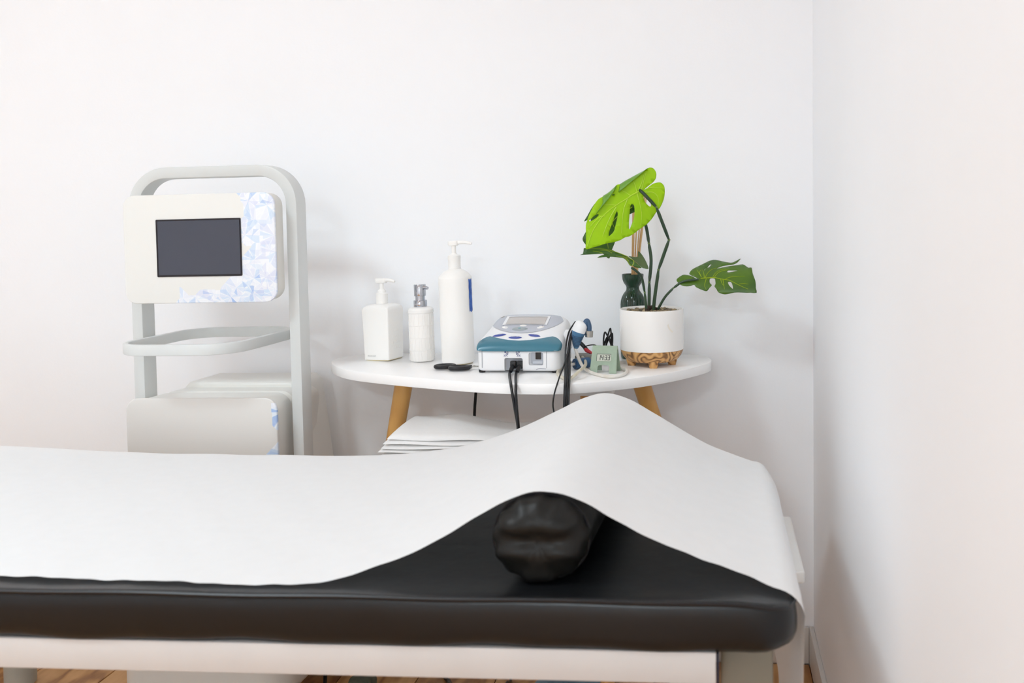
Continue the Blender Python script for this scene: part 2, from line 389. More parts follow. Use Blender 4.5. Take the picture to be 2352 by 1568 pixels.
# ------------------------------------------------------------------ treatment bed
bed = thing('treatment_bed', 'black vinyl treatment bed with white rails across the foreground', 'bed', (-.8, 1.52, 0))
BX0, BX1, BY0, BY1, BZ0, BZ1 = -1.75, .104, 1.178, 1.846, .553, .6175
def end_dip(x): return .012*max(0, min(1, x/.1))**2          # the pad sags towards its free end
def mattress():
    b = bmesh.new(); n = 150
    out = catmull([Vector((p[0], p[1], 0)) for p in rrect((BX0+BX1)/2, (BY0+BY1)/2, BX1-BX0, BY1-BY0, .045, 5)], 1, True)
    # resample the long sides
    pts = []
    for i in range(len(out)):
        a, c = out[i], out[(i+1) % len(out)]; k = max(1, int((c-a).length/.02))
        for q in range(k): pts.append(a.lerp(c, q/k))
    cx, cy = (BX0+BX1)/2, (BY0+BY1)/2
    prof = [(.045, BZ0), (.012, BZ0+.002), (.004, BZ0+.010), (.0, BZ0+.022), (.0, BZ0+.048), (.0015, BZ0+.060), (.0035, BZ0+.0655), (.0048, BZ0+.0664), (.0065, BZ0+.0680), (.012, BZ0+.0683), (.03, BZ0+.0665), (.08, BZ1), (.2, BZ1)]
    rings = []
    for ins, z in prof:
        ring = []
        for p in pts:
            wob = .0022*math.sin(p.x*17+p.y*5)+.0012*math.sin(p.x*41+1) if z < BZ0+.03 else .0008*math.sin(p.x*23)
            nx, ny = p.x-cx, p.y-cy
            qx = max(-(BX1-BX0)/2+ins, min((BX1-BX0)/2-ins, nx*(1-ins/((BX1-BX0)/2)))); qy = ny*(1-ins/((BY1-BY0)/2))
            dip = end_dip(cx+qx) if z > BZ0+.03 else 0
            ring.append(b.verts.new((cx+qx, cy+qy, z+wob-dip)))
        rings.append(ring)
    m = len(pts)
    for q in range(len(rings)-1):
        for i in range(m): b.faces.new((rings[q][i], rings[q][(i+1) % m], rings[q+1][(i+1) % m], rings[q+1][i]))
    b.faces.new(rings[0][::-1]); b.faces.new(rings[-1])
    return b, pts
mb, mpts = mattress()
mo = bmw('mattress', mb, VINYL, bed, 60)
cx, cy = (BX0+BX1)/2, (BY0+BY1)/2
b_ = tube([(cx+(p.x-cx)*.997, cy+(p.y-cy)*.991, BZ0+.0668+.0008*math.sin(p.x*23)-end_dip(p.x)) for p in mpts[::2]], .0026, 6, 1, closed=True)
for v in b_.verts: v.co -= Vector(bed.location)
bmobj('piping', b_, PIPING, mo)
bmw('rail', box(-1.70, 0.0, 1.186, 1.206, .516, .556, .002), RAIL, bed)
bmw('rail', box(-1.70, 0.0, 1.80, 1.82, .516, .556, .002), RAIL, bed)
bmw('rail_end_shadow', box(.0005, .004, 1.187, 1.205, .514, .5545, .0008), RAILSHADE, bed)  # dark sliver painting the gap shadow at the rail's right end
for x in (-1.62, -.04):
    bmw('cross_beam', box(x-.02, x+.02, 1.207, 1.799, .50, .552, .003), GREYMET, bed)
    for y in (1.30, 1.76):
        bmw('leg', tube([(x, y, .5), (x, y, .012)], .022, 14, 2), GREYMET, bed)
        bmw('foot', lathe([(.03, 0), (.032, .006), (.026, .014)], 20, x, y), BLACKP, bed)
bmw('end_plate', box(.006, .074, 1.232, 1.25, .16, .551, .004), ENDP, bed)
# white plastic bracket at the bed end
br = box(.118, .152, 1.63, 1.93, .472, .494, .005, 3)
bmw('end_bracket', br, WPL, bed)
bmw('bracket_arm', box(.03, .122, 1.875, 1.91, .474, .49, .003), WPL, bed)
bmw('bracket_post', box(.03, .05, 1.80, 1.91, .474, .552, .003), GREYMET, bed)

# ------------------------------------------------------------------ bolster under the paper
bol = thing('bolster_cushion', 'black vinyl bolster cushion tucked under the white paper', 'cushion', (-.232, 1.24, .6185))
def bolster():
    b = bmesh.new(); seg = 64; rings = []
    prof = [(-.012, .10), (-.016, .30), (-.016, .52), (-.013, .72), (-.006, .88), (.004, .975), (.016, 1.0)]
    L_ = .56
    body = [(.016+L_*k/10, 1.0) for k in range(1, 11)]
    end = [(L_+.03, .9), (L_+.04, .5)]
    for y, f in prof+body+end:
        t = max(0, min(1, y/L_)); R = .058+.006*t; ring = []
        for i in range(seg):
            a = 2*PI*i/seg
            fold = 0
            if y < .03: fold = .0022*math.sin(a*7+.8)*f*(1-f*.6)+.0016*math.sin(a*13)*f
            rr = R*f+fold; x = rr*math.cos(a)*1.10; z = rr*math.sin(a)*.98
            yy = y+(.004*math.sin(z*170+.6) if y < .02 and f < .97 else 0)
            z = max(z, -R*.93)
            ring.append(b.verts.new((x+.05*t*.45, yy, R*.94+z+.0015)))
        rings.append(ring)
    for q in range(len(rings)-1):
        for i in range(seg): b.faces.new((rings[q][i], rings[q][(i+1) % seg], rings[q+1][(i+1) % seg], rings[q+1][i]))
    b.faces.new(rings[0][::-1]); b.faces.new(rings[-1]); return b
bb = bolster()
bo = bmobj('cover', bb, VINYL2, bol, 70)
ring = [(1.102*.0587*math.cos(a), .020, .058*.94+max(.98*.0587*math.sin(a), -.0537)+.0015) for a in [2*PI*i/48 for i in range(48)]]
bmobj('end_piping', tube(ring, .0022, 6, 1, closed=True), PIPING, bo)

# ------------------------------------------------------------------ paper sheet
PB = [(-2.2, .640), (-1.456, .638), (-1.181, .6278), (-.873, .6252), (-.686, .6265), (-.554, .638), (-.423, .669), (-.31, .7195), (-.258, .7435), (-.215, .754), (-.17, .7435), (-.121, .716), (-.019, .657), (.03, .638), (.082, .626), (.2, .622)]
PF = [(-2.2, .6240), (-1.0, .6236), (-.70, .6232), (-.529, .6238), (-.433, .643), (-.374, .669), (-.315, .704), (-.267, .730), (-.226, .7385), (-.18, .726), (-.111, .689), (-.025, .653), (.055, .6265), (.09, .6195), (.2, .617)]
def sheet_z(x, t): return interp(PF, x)*(1-t)+interp(PB, x)*t
RC, XC, HANG = .036, .0785, .27
def front_y(x):
    y = interp([(-2.2, 1.226), (-1.0, 1.222), (-.75, 1.214), (-.52, 1.2135), (-.46, 1.236), (-.42, 1.248), (-.3, 1.25), (.04, 1.249), (.07, 1.236), (.095, 1.219), (.3, 1.217)], x)
    return y+.0011*math.sin(x*95)+.0009*math.sin(x*151+1)
def sheet(u, v):
    L1 = XC+1.9; La = RC*PI/2; tot = L1+La+HANG; s = u*tot
    t = v
    if s <= L1:
        x = -1.9+s; xe = x
    else: xe = XC+.02
    y0 = front_y(xe if s <= L1 else XC+min(.06, (s-L1)*.5)); y1 = 1.868
    y = y0+(y1-y0)*t
    zt = sheet_z(min(xe, XC), t)
    corner = max(0, (t-.80)/.20)
    if s <= L1:
        z = zt
        if x > .0: z -= .005*(x/XC)**2*corner
    else:
        z0 = sheet_z(XC, t)-.005*corner
        if s <= L1+La:
            a = (s-L1)/RC; x = XC+RC*math.sin(a); z = z0-RC*(1-math.cos(a))
        else:
            d = s-L1-La; x = XC+RC-.035*d+.0015*math.sin(y*30+d*9); z = z0-RC-d
        x -= .014*corner**2*min(1, (s-L1)/.05)
    if t > .985: z -= .0015*(t-.985)/.015
    z += .0007*math.sin(x*37+y*21)*math.sin(y*17+x*5) if s <= L1 else 0
    return (x, y, z)
sb = grid(sheet, 300, 60)
ps = bmobj('bed_paper', sb, PAPER, None, 60); 
tag(ps, 'white paper sheet draped over the black bed and bolster', 'paper sheet')

# ------------------------------------------------------------------ trolley machine
mc = thing('beauty_machine', 'cream treatment machine on a pale grey frame with dark screen', 'machine', (-1.087, 2.05, 0), (0, math.radians(-1.0), math.radians(-2.5)))
hw = .1835
path = [(-hw, .10)]
R_ = .075; topz = 1.203
for k in range(13):
    a = math.radians(180-90*k/12); path.append((-hw+R_+R_*math.cos(a), topz-R_+R_*math.sin(a)))
for k in range(13):
    a = math.radians(90-90*k/12); path.append((hw-R_+R_*math.cos(a), topz-R_+R_*math.sin(a)))
path.append((hw, .10))
bmobj('frame', sweep(path, .025, 0, .046, 'xz', False, .003), GREYFR, mc)
# upper head: housing, printed front plate, screen
uz0, uz1 = .918, 1.153
hd = bmobj('head_housing', prism(rrect(0.0, (uz0+uz1)/2+.001, .338, uz1-uz0-.004, .028), -.044, -.002, 'xz', .010, 4), CREAM, mc)
fp = bmobj('front_plate', prism(rrect(0, (uz0+uz1)/2, .345, uz1-uz0, .026), -.052, -.046, 'xz', .002, 3), CRYST1, mc)
bmobj('rear_mount', box(-.15, .15, -.003, .03, 1.0, 1.10, .004), GREYFR, mc)
sc = bmobj('screen_bezel', prism(rrect(.0, 1.0375, .193, .124, .002, 3), -.0545, -.0515, 'xz', .0006, 1), BEZEL, mc)
bmobj('display', prism(rrect(.0015, 1.0378, .186, .1165, .001, 2), -.0553, -.0542, 'xz'), LCD, sc)
# ring shelf
rp = rrect(-.012, .005, .262, .312, .075, 14)
rg = bmobj('ring_handle', sweep(rp, .011, .8185, .8420, 'xy', True, .003), GREYFR, mc)
for s in (-1, 1): bmobj('ring_bracket', tube([(s*.118-.012, .14, .830), (s*.172, .044, .830)], .006, 10, 1, smooth=False), GREYFR, rg)
# lower cabinet
lz1 = .712
b_ = bmesh.new(); secs = []
for v, ins in ((0, .010), (.02, .003), (.06, 0), (.14, .0), (.30, .0), (.34, .004), (.38, .0), (.85, .0), (.97, .004), (1.0, .014)):
    hwid = .168-.018*v-ins; zt = lz1-.004-ins-(.006 if .33 < v < .37 else 0); zb = .19+ins
    secs.append([b_.verts.new((p[0]-.009, -.040+v*.25, p[1])) for p in rrect(0, (zt+zb)/2, hwid*2, zt-zb, .034, 8)])
for q in range(len(secs)-1):
    n = len(secs[q])
    for i in range(n): b_.faces.new((secs[q][i], secs[q][(i+1) % n], secs[q+1][(i+1) % n], secs[q+1][i]))
b_.faces.new(secs[0]); b_.faces.new(secs[-1][::-1])
bmobj('cabinet_body', b_, CREAM, mc)
bmobj('cabinet_front', prism(rrect(-.009, (lz1+.21)/2, .345, lz1-.21, .028), -.052, -.044, 'xz', .0025, 3), CRYST2, mc)
# rear cover, wider towards the floor
b_ = prism([(-.13, .72), (.118, .72), (.133, .705), (.19, .20), (-.19, .20), (-.145, .705)], .10, .24, 'xz', .008, 3)
bmobj('rear_cover', b_, CREAM, mc)
bs = bmobj('base_cover', prism(rrect(.02, .06, .37, .42, .07, 10), .09, .195, 'xy', .022, 4), CREAM, mc)
for sx in (-1, 1):
    for y in (-.08, .2):
        b_ = tube([(sx*.13-.012, y, .032), (sx*.13+.012, y, .032)], .032, 20, 1, smooth=False)
        cs = bmobj('caster_wheel', b_, CASTER, mc)
        bmobj('caster_fork', box(sx*.13-.018, sx*.13+.018, y-.012, y+.012, .066, .094, .003), GREYFR, cs)

# ------------------------------------------------------------------ side table
tb = thing('side_table', 'white side table with splayed wooden legs against the wall', 'table', (-.45, 2.13, 0))
TZ = .761
tp = catmull([Vector((x, y, 0)) for x, y in [(-.905, 2.240), (-.890, 2.172), (-.813, 2.078), (-.692, 2.012), (-.585, 1.967), (-.483, 1.932), (-.389, 1.916), (-.285, 1.926), (-.175, 1.987), (-.087, 2.077), (-.022, 2.182), (-.008, 2.25), (-.03, 2.312), (-.1, 2.336), (-.45, 2.339), (-.80, 2.336), (-.88, 2.305)]], 8, True)
bmw('table_top', prism([(p.x, p.y) for p in tp], TZ-.0215, TZ, 'xy', .0015, 2), TABLE, tb, 35)
def leg(a, c, r0, r1):
    a, c = Vector(a), Vector(c); return tube([a, c], lambda t: r0+(r1-r0)*t, 20, 1, smooth=False)
for a, c, mt in (((-.715, 2.165, .728), (-.868, 2.235, 0.0), (-.735, -.005, 1.0)), ((-.170, 2.165, .728), (.055, 2.245, 0.0), (0, 0, 0)), ((-.268, 2.03, .722), (-.215, 1.935, 0.0), (0, 0, 0))):
    lg = bmw('leg', leg(a, c, .0205, .0135), OAK, tb)
    bmw('leg_mount', prism(rrect(a[0]+.012, a[1], .082, .06, .012, 4), .7285 if a[1] > 2.1 else .7205, TZ-.0212, 'xy', .003, 2), WPL, tb)

# ------------------------------------------------------------------ stacked sheets and hidden supports
bmw('lower_shelf', prism(rrect(-.395, 2.075, .57, .30, .03, 6), .553, .567, 'xy', .002, 2), TABLE, tb)
random.seed(3)
zb = .568; words = ['lowest', 'second lowest', 'third lowest', 'fourth lowest', 'middle', 'fourth from the top', 'third from the top', 'second from the top', 'topmost, wavy']
xl = [-.694, -.706, -.698, -.702, -.696, -.700, -.694, -.691, -.684]
for i in range(9):
    th_ = .0085 if i < 8 else .010
    ph = random.uniform(0, 6); x0, x1 = xl[i], -.27+random.uniform(-.015, .02); y0, y1 = 1.918+.004*i+random.uniform(-.003, .003), 2.118-.002*i
    def fold(u, v, top, z=zb, ph=ph, x0=x0, x1=x1, y0=y0, y1=y1, i=i, th_=th_):
        x = x0+(x1-x0)*u+.010*(v if i > 4 else 0); y = y0+(y1-y0)*v
        amp = i/8.0
        wv = amp*(.010*math.exp(-((u-.26)/.13)**2)*v+.012*math.exp(-((u-.95)/.12)**2)*v-.012*math.exp(-((u-.55)/.2)**2)*v)
        wv += .0015*math.sin(u*14+ph)*amp
        droop = -.011*amp*(1-v)**2*1.3
        edge = min(u, 1-u, v, 1-v)/.02; e = min(1, edge)
        zz = z+wv+droop+(th_*(.55+.45*math.sqrt(e)) if top else th_*(.45-.45*math.sqrt(e)))
        return (x, y, zz)
    b_ = bmesh.new(); nu, nv = 44, 14
    T = [[b_.verts.new(fold(p/nu, q/nv, True)) for q in range(nv+1)] for p in range(nu+1)]
    B = [[b_.verts.new(fold(p/nu, q/nv, False)) for q in range(nv+1)] for p in range(nu+1)]
    for p in range(nu):
        for q in range(nv):
            b_.faces.new((T[p][q], T[p+1][q], T[p+1][q+1], T[p][q+1])); b_.faces.new((B[p][q+1], B[p+1][q+1], B[p+1][q], B[p][q]))
    for p in range(nu):
        b_.faces.new((B[p][0], B[p+1][0], T[p+1][0], T[p][0])); b_.faces.new((T[p][nv], T[p+1][nv], B[p+1][nv], B[p][nv]))
    for q in range(nv):
        b_.faces.new((T[0][q], T[0][q+1], B[0][q+1], B[0][q])); b_.faces.new((B[nu][q], B[nu][q+1], T[nu][q+1], T[nu][q]))
    o = bmobj('folded_sheet', b_, SHEET, None, 60)
    tag(o, 'white folded disposable sheet, %s of the stack under the table' % words[i], 'sheet', 'folded sheets stacked under the table')
    zb += th_+.0012

# ------------------------------------------------------------------ bottles
def pump(root, z, c, headw, spout, hz, m):
    bmobj('pump_stem', lathe([(.0052, z), (.0052, hz-.006)], 16, c[0], c[1]), m, root)
    hd = prism(rrect(c[0]-.001, c[1], headw, .016, .006, 5), hz-.0115, hz, 'xy', .0025, 2)
    tube([(c[0]+headw*.3, c[1], hz-.0042)]+[(c[0]+headw*.3+spout*k/4, c[1]-.004*k/4, hz-.0042-(.004*(k/4)**3)) for k in range(1, 5)], lambda t: .0046-.0016*t, 10, 4, bm=hd)
    bmobj('pump_head', hd, m, root)
sq = thing('square_pump_bottle', 'square white pump bottle nearest the left end of the table', 'bottle', (-.790, 2.243, TZ+.001), (0, math.radians(-1.6), math.radians(-14)))
b_ = bmesh.new(); R4 = []
for z, hw_, r in ((0, .0315, .004), (.002, .0335, .004), (.06, .0345, .004), (.118, .036, .004), (.124, .035, .006), (.129, .030, .012), (.131, .022, .014), (.132, .0135, .0132)):
    R4.append([b_.verts.new((p[0], p[1], z)) for p in rrect(0, 0, hw_*2, hw_*2*.96, r, 6)])
for q in range(len(R4)-1):
    n = len(R4[q])
    for i in range(n): b_.faces.new((R4[q][i], R4[q][(i+1) % n], R4[q+1][(i+1) % n], R4[q+1][i]))
b_.faces.new(R4[0][::-1]); b_.faces.new(R4[-1])
sqb = bmobj('body', b_, WPL, sq)
for r in range(7):
    for k in range(4):
        zz = .108-.0135*r; xx = -.012+.008*k
        b_ = box(.0343+.00017*zz*10, .0352+.00017*zz*10, xx-.0008, xx+.0008, zz-.0035, zz+.0035, .0004, 1)
        bmobj('embossed_dash', b_, WPL, sqb)
b_ = bmesh.new()
for k, w_ in enumerate((.0022, .0016, .002, .0018, .002, .0022, .0018)):
    x = -.022+.0033*k; box(x, x+w_, -.0341, -.0335, .0095, .0118 if k % 3 else .0123, 0, 1, b_)
bmobj('faint_print', b_, INK, sqb)
bmobj('base_rim', prism(rrect(0, 0, .0635, .061, .004, 4), -.0008, .0006, 'xy'), mat('cream_bottle_rim', (206, 190, 140), .5), sqb)
bmobj('collar', lathe([(.0125, .131), (.0138, .1325), (.0138, .156), (.0125, .1575), (.0105, .158), (.0098, .163), (.006, .166), (.0055, .168)], 30), WPL, sq)
pump(sq, .164, (0, 0), .028, .030, .192, WPL)
ce = thing('ceramic_soap_dispenser', 'white textured ceramic dispenser with a chrome pump', 'dispenser', (-.689, 2.218, TZ+.001), (0, math.radians(-1.6), 0))
bmobj('body', lathe([(.0265, 0), (.0282, .002), (.0285, .055), (.0285, .112), (.0298, .1135), (.0302, .1160), (.0293, .1185), (.0296, .1195), (.0293, .1215), (.026, .1245), (.018, .1268), (.012, .1272)], 48), WCER, ce)
rl = bmesh.new()
for k, z in enumerate((.026, .055, .084)): tube([(.0286*math.cos(a), .0286*math.sin(a), z) for a in [2*PI*i/40 for i in range(40)]], .0007, 5, 1, rl, closed=True)
random.seed(11)
for band in ((.003, .026), (.026, .055), (.055, .084), (.084, .111)):
    for k in range(20):
        a = 2*PI*k/20+random.uniform(-.05, .05); d = random.choice((-.12, .12, .05, -.05))
        tube([(.0286*math.cos(a+d*t), .0286*math.sin(a+d*t), band[0]+(band[1]-band[0])*t) for t in (0, .5, 1)], .0005, 4, 1, rl)
bmobj('raised_lines', rl, WCER, ce)
cp = bmobj('pump', lathe([(.0152, .1268), (.0156, .128), (.0156, .1415), (.0148, .1425), (.0112, .1428), (.0112, .152), (.0136, .1525), (.0138, .154), (.0138, .1785), (.0132, .1795)], 36), CHROME, ce)
b_ = tube([(0, -.003, .173), (.012, -.006, .1728), (.022, -.009, .1705)], lambda t: .0052-.0018*t, 10, 4); bmobj('spout', b_, CHROME, cp)
ta = thing('tall_pump_bottle', 'tall white pump bottle with blue tape beside the device', 'bottle', (-.594, 2.185, TZ+.001), (0, math.radians(-1.8), 0))
bmobj('body', lathe([(.033, 0), (.0365, .0025), (.0375, .007), (.0378, .10), (.0382, .188), (.0384, .196), (.0375, .2), (.033, .2055), (.0265, .2115), (.019, .2155), (.0148, .2175), (.0140, .2185)], 56), WPL, ta)
bmobj('base_rim', lathe([(.0325, -.0009), (.0335, .0006)], 50), mat('cream_bottle_rim', (206, 190, 140), .5), ta)
bmobj('collar', lathe([(.0138, .2185), (.0146, .2195), (.0140, .2210), (.0142, .2225), (.0142, .2410), (.0148, .2430), (.0148, .2485), (.0125, .2500), (.0075, .2515), (.0062, .254)], 32), WPL, ta)
pump(ta, .25, (0, 0), .024, .036, .283, WPL)
random.seed(5)
tpb = grid(lambda u, v: ((.0388+.0001)*math.cos(math.radians(-24+19*u+.45*math.sin(v*23))), (.0388)*math.sin(math.radians(-24+19*u+.45*math.sin(v*23))), .119+.074*v+.0016*math.sin(u*9)*(1 if v < .05 or v > .95 else 0)), 8, 30)
tpo = bmobj('blue_tape', tpb, TAPE, ta); solid(tpo, .0003, 1)

# ------------------------------------------------------------------ scissors
sz = thing('scissors', 'scissors with black plastic handles lying on the table', 'scissors', (-.575, 2.085, TZ+.0005), (0, 0, math.radians(14)))
def loop(cx, cy, rx, ry, ang, z):
    pts = []
    for i in range(18):
        a = 2*PI*i/18; x, y = rx*math.cos(a), ry*math.sin(a); pts.append((cx+x*math.cos(ang)-y*math.sin(ang), cy+x*math.sin(ang)+y*math.cos(ang), z))
    return pts
for k, (cx_, cy_, an, z) in enumerate(((-.022, .016, .15, .0062), (.010, -.010, -.02, .0058))):
    b_ = tube(loop(cx_, cy_, .0205, .0125, an, z), .0048, 8, 2, closed=True)
    tube([(cx_+.017, cy_+(-.003 if k == 0 else .004), z), (.036, .0, z)], .0036, 8, 3, b_)
    ho = bmobj('handle', b_, BLACKP, sz)
for s, dz in ((1, .0052), (-1, .0066)):
    b_ = prism([(.030, -.0035), (.045, -.005), (.088, .0+.001*s), (.045, .004), (.030, .003)], dz-.0006, dz+.0006, 'xy')
    bmobj('blade', b_, STEEL, sz)
bmobj('pivot_screw', lathe([(.0024, .0045), (.0026, .0078), (.0018, .0084)], 16, .042, 0), STEEL, sz)

# ------------------------------------------------------------------ plant outlines (x, z) and cable paths, in metres
BIG = [(-0.1393, 1.2067), (-0.1327, 1.2041), (-0.128, 1.196), (-0.1275, 1.1886), (-0.1299, 1.1798), (-0.1373, 1.1717), (-0.1462, 1.1651), (-0.1537, 1.1581), (-0.1485, 1.161), (-0.1433, 1.1651), (-0.1344, 1.171), (-0.124, 1.1738), (-0.1166, 1.173), (-0.1107, 1.1664), (-0.109, 1.1575), (-0.1094, 1.1472), (-0.1124, 1.1339), (-0.1191, 1.1192), (-0.1273, 1.1097), (-0.1363, 1.0957), (-0.1489, 1.0817), (-0.1646, 1.0707), (-0.178, 1.0604), (-0.1869, 1.0552), (-0.1922, 1.0541), (-0.1974, 1.0523), (-0.2078, 1.0464), (-0.2212, 1.0428), (-0.2361, 1.0402), (-0.2541, 1.0347), (-0.2675, 1.0311), (-0.279, 1.0287), (-0.2794, 1.0445), (-0.2795, 1.0623), (-0.2799, 1.0801), (-0.2772, 1.092), (-0.273, 1.1038), (-0.2669, 1.1171), (-0.2609, 1.1282), (-0.2533, 1.1378), (-0.2444, 1.1429), (-0.2354, 1.1495), (-0.2264, 1.1568), (-0.2144, 1.1686), (-0.207, 1.1703), (-0.1966, 1.177), (-0.1847, 1.1836), (-0.1683, 1.1926), (-0.1534, 1.2006), (-0.146, 1.2053)]
BIG_H = [[(-0.1545, 1.1431), (-0.1553, 1.1386), (-0.1524, 1.1312), (-0.1479, 1.1253), (-0.1428, 1.1211), (-0.1394, 1.122), (-0.1405, 1.1282), (-0.1442, 1.1341), (-0.1493, 1.1401)], [(-0.1809, 1.1262), (-0.1769, 1.124), (-0.1754, 1.1151), (-0.1755, 1.1033), (-0.1778, 1.0915), (-0.1823, 1.0796), (-0.1865, 1.0708), (-0.1874, 1.0841), (-0.1864, 1.0989), (-0.1854, 1.1152), (-0.1838, 1.1233)], [(-0.2133, 1.1106), (-0.2116, 1.105), (-0.2127, 1.0946), (-0.215, 1.0857), (-0.2173, 1.0739), (-0.2211, 1.065), (-0.2271, 1.0584), (-0.2308, 1.0569), (-0.23, 1.0651), (-0.227, 1.0739), (-0.2224, 1.0858), (-0.2186, 1.0976), (-0.2156, 1.1065)], [(-0.2536, 1.1044), (-0.2529, 1.1019), (-0.2581, 1.0963), (-0.2656, 1.0912), (-0.2716, 1.089), (-0.2731, 1.0905), (-0.2693, 1.0942), (-0.2625, 1.1008), (-0.2573, 1.1042)], [(-0.225, 1.1472), (-0.2205, 1.1487), (-0.2185, 1.1472), (-0.2205, 1.1453), (-0.2235, 1.1453)]]
BIG_V = [[(-0.1626, 1.1564), (-0.17, 1.152), (-0.1834, 1.1447), (-0.1909, 1.1389), (-0.2147, 1.1242), (-0.2402, 1.1036), (-0.2537, 1.0859), (-0.2658, 1.0652), (-0.2772, 1.0326)], [(-0.17, 1.152), (-0.1635, 1.1269), (-0.1599, 1.1032), (-0.1616, 1.0795)], [(-0.1909, 1.1366), (-0.1984, 1.1152), (-0.2016, 1.0886), (-0.2033, 1.062)], [(-0.2147, 1.1242), (-0.2281, 1.125), (-0.2423, 1.1251)], [(-0.1849, 1.1455), (-0.1952, 1.1529), (-0.2034, 1.1567)], [(-0.17, 1.1535), (-0.1736, 1.1668), (-0.178, 1.1772)], [(-0.1663, 1.1572), (-0.1595, 1.1726), (-0.1535, 1.1947)], [(-0.1596, 1.1579), (-0.1566, 1.1696), (-0.1505, 1.1947)], [(-0.1522, 1.1519), (-0.1345, 1.1518), (-0.1242, 1.1414), (-0.1235, 1.1251)], [(-0.1492, 1.16), (-0.1344, 1.1628), (-0.1167, 1.1612)], [(-0.2148, 1.1198), (-0.2268, 1.0991), (-0.2374, 1.074), (-0.2435, 1.0562)], [(-0.2387, 1.1007), (-0.2506, 1.0978), (-0.2657, 1.083), (-0.2732, 1.0741)]]
FLAP = [[[(-0.207, 1.1703), (-0.1966, 1.177), (-0.1847, 1.1836), (-0.1683, 1.1926), (-0.1534, 1.2006), (-0.146, 1.2053)], [(-0.2101, 1.1523), (-0.1982, 1.1611), (-0.1877, 1.1699), (-0.1773, 1.1787), (-0.1631, 1.1903), (-0.1482, 1.2028)]], [[(-0.2144, 1.1686), (-0.2264, 1.1568), (-0.2354, 1.1495), (-0.2444, 1.1429), (-0.2445, 1.1274), (-0.2565, 1.1067)], [(-0.2172, 1.159), (-0.2242, 1.148), (-0.231, 1.1376), (-0.237, 1.1303), (-0.2445, 1.1214), (-0.258, 1.1052)]]]
DARK = [(-0.2323, 1.1567), (-0.2507, 1.1454), (-0.2722, 1.1266), (-0.2877, 1.1008), (-0.2947, 1.0879), (-0.2801, 1.0947), (-0.2848, 1.0764), (-0.2957, 1.0567), (-0.2988, 1.0475), (-0.2943, 1.0384), (-0.2852, 1.0292), (-0.273, 1.0215), (-0.2531, 1.0139), (-0.2395, 1.0031), (-0.2332, 1.0229), (-0.2254, 1.0427), (-0.2207, 1.0655), (-0.2206, 1.0883), (-0.2113, 1.0958), (-0.1838, 1.1078), (-0.1795, 1.1123), (-0.1822, 1.126), (-0.1958, 1.1382), (-0.211, 1.152)]
DARK_V = [[(-0.1868, 1.12), (-0.2113, 1.1064), (-0.2328, 1.0853), (-0.2544, 1.055), (-0.273, 1.0231)], [(-0.2328, 1.0853), (-0.2268, 1.0731), (-0.2238, 1.064)], [(-0.2498, 1.061), (-0.2423, 1.0351), (-0.2394, 1.0062)]]
LOW = [(-0.2909, 1.0287), (-0.285, 1.029), (-0.279, 1.0324), (-0.263, 1.0319), (-0.2471, 1.0298), (-0.2352, 1.0268), (-0.2263, 1.0233), (-0.2174, 1.0188), (-0.2055, 1.0149), (-0.1937, 1.0094), (-0.1818, 1.0014), (-0.172, 0.9935), (-0.1621, 0.9846), (-0.1701, 0.9841), (-0.179, 0.9866), (-0.1829, 0.9894), (-0.1857, 0.9881), (-0.1898, 0.9906), (-0.1947, 0.9985), (-0.2026, 1.0055), (-0.2115, 1.007), (-0.2215, 1.0085), (-0.2334, 1.0093), (-0.2473, 1.0085), (-0.2612, 1.0072), (-0.2522, 1.0123), (-0.2453, 1.0135), (-0.2353, 1.0146), (-0.2472, 1.016), (-0.2612, 1.0155), (-0.2811, 1.0146), (-0.299, 1.014), (-0.293, 1.0161), (-0.2915, 1.0235)]
LOW_V = [[(-0.1829, 0.9896), (-0.1799, 0.9945), (-0.1818, 1.0014), (-0.1967, 1.0084)], [(-0.1849, 0.9886), (-0.1908, 0.9945), (-0.1967, 1.0035), (-0.2056, 1.0084), (-0.2195, 1.0112)], [(-0.1903, 0.9985), (-0.1967, 1.0064), (-0.2066, 1.0109)], [(-0.2284, 1.0174), (-0.2373, 1.0224), (-0.2551, 1.0242)], [(-0.2492, 1.0173), (-0.2591, 1.0207), (-0.2711, 1.0225)], [(-0.1937, 1.0094), (-0.2174, 1.0188), (-0.2472, 1.0264), (-0.289, 1.0275)]]
LOW2 = [(-0.194, 1.0092), (-0.1841, 1.0072), (-0.1731, 1.0076), (-0.173, 1.0196), (-0.1661, 1.0146), (-0.1572, 1.0016), (-0.1513, 0.9897), (-0.1484, 0.9802), (-0.1573, 0.9817), (-0.1633, 0.9837), (-0.1732, 0.9927), (-0.1831, 1.0007)]
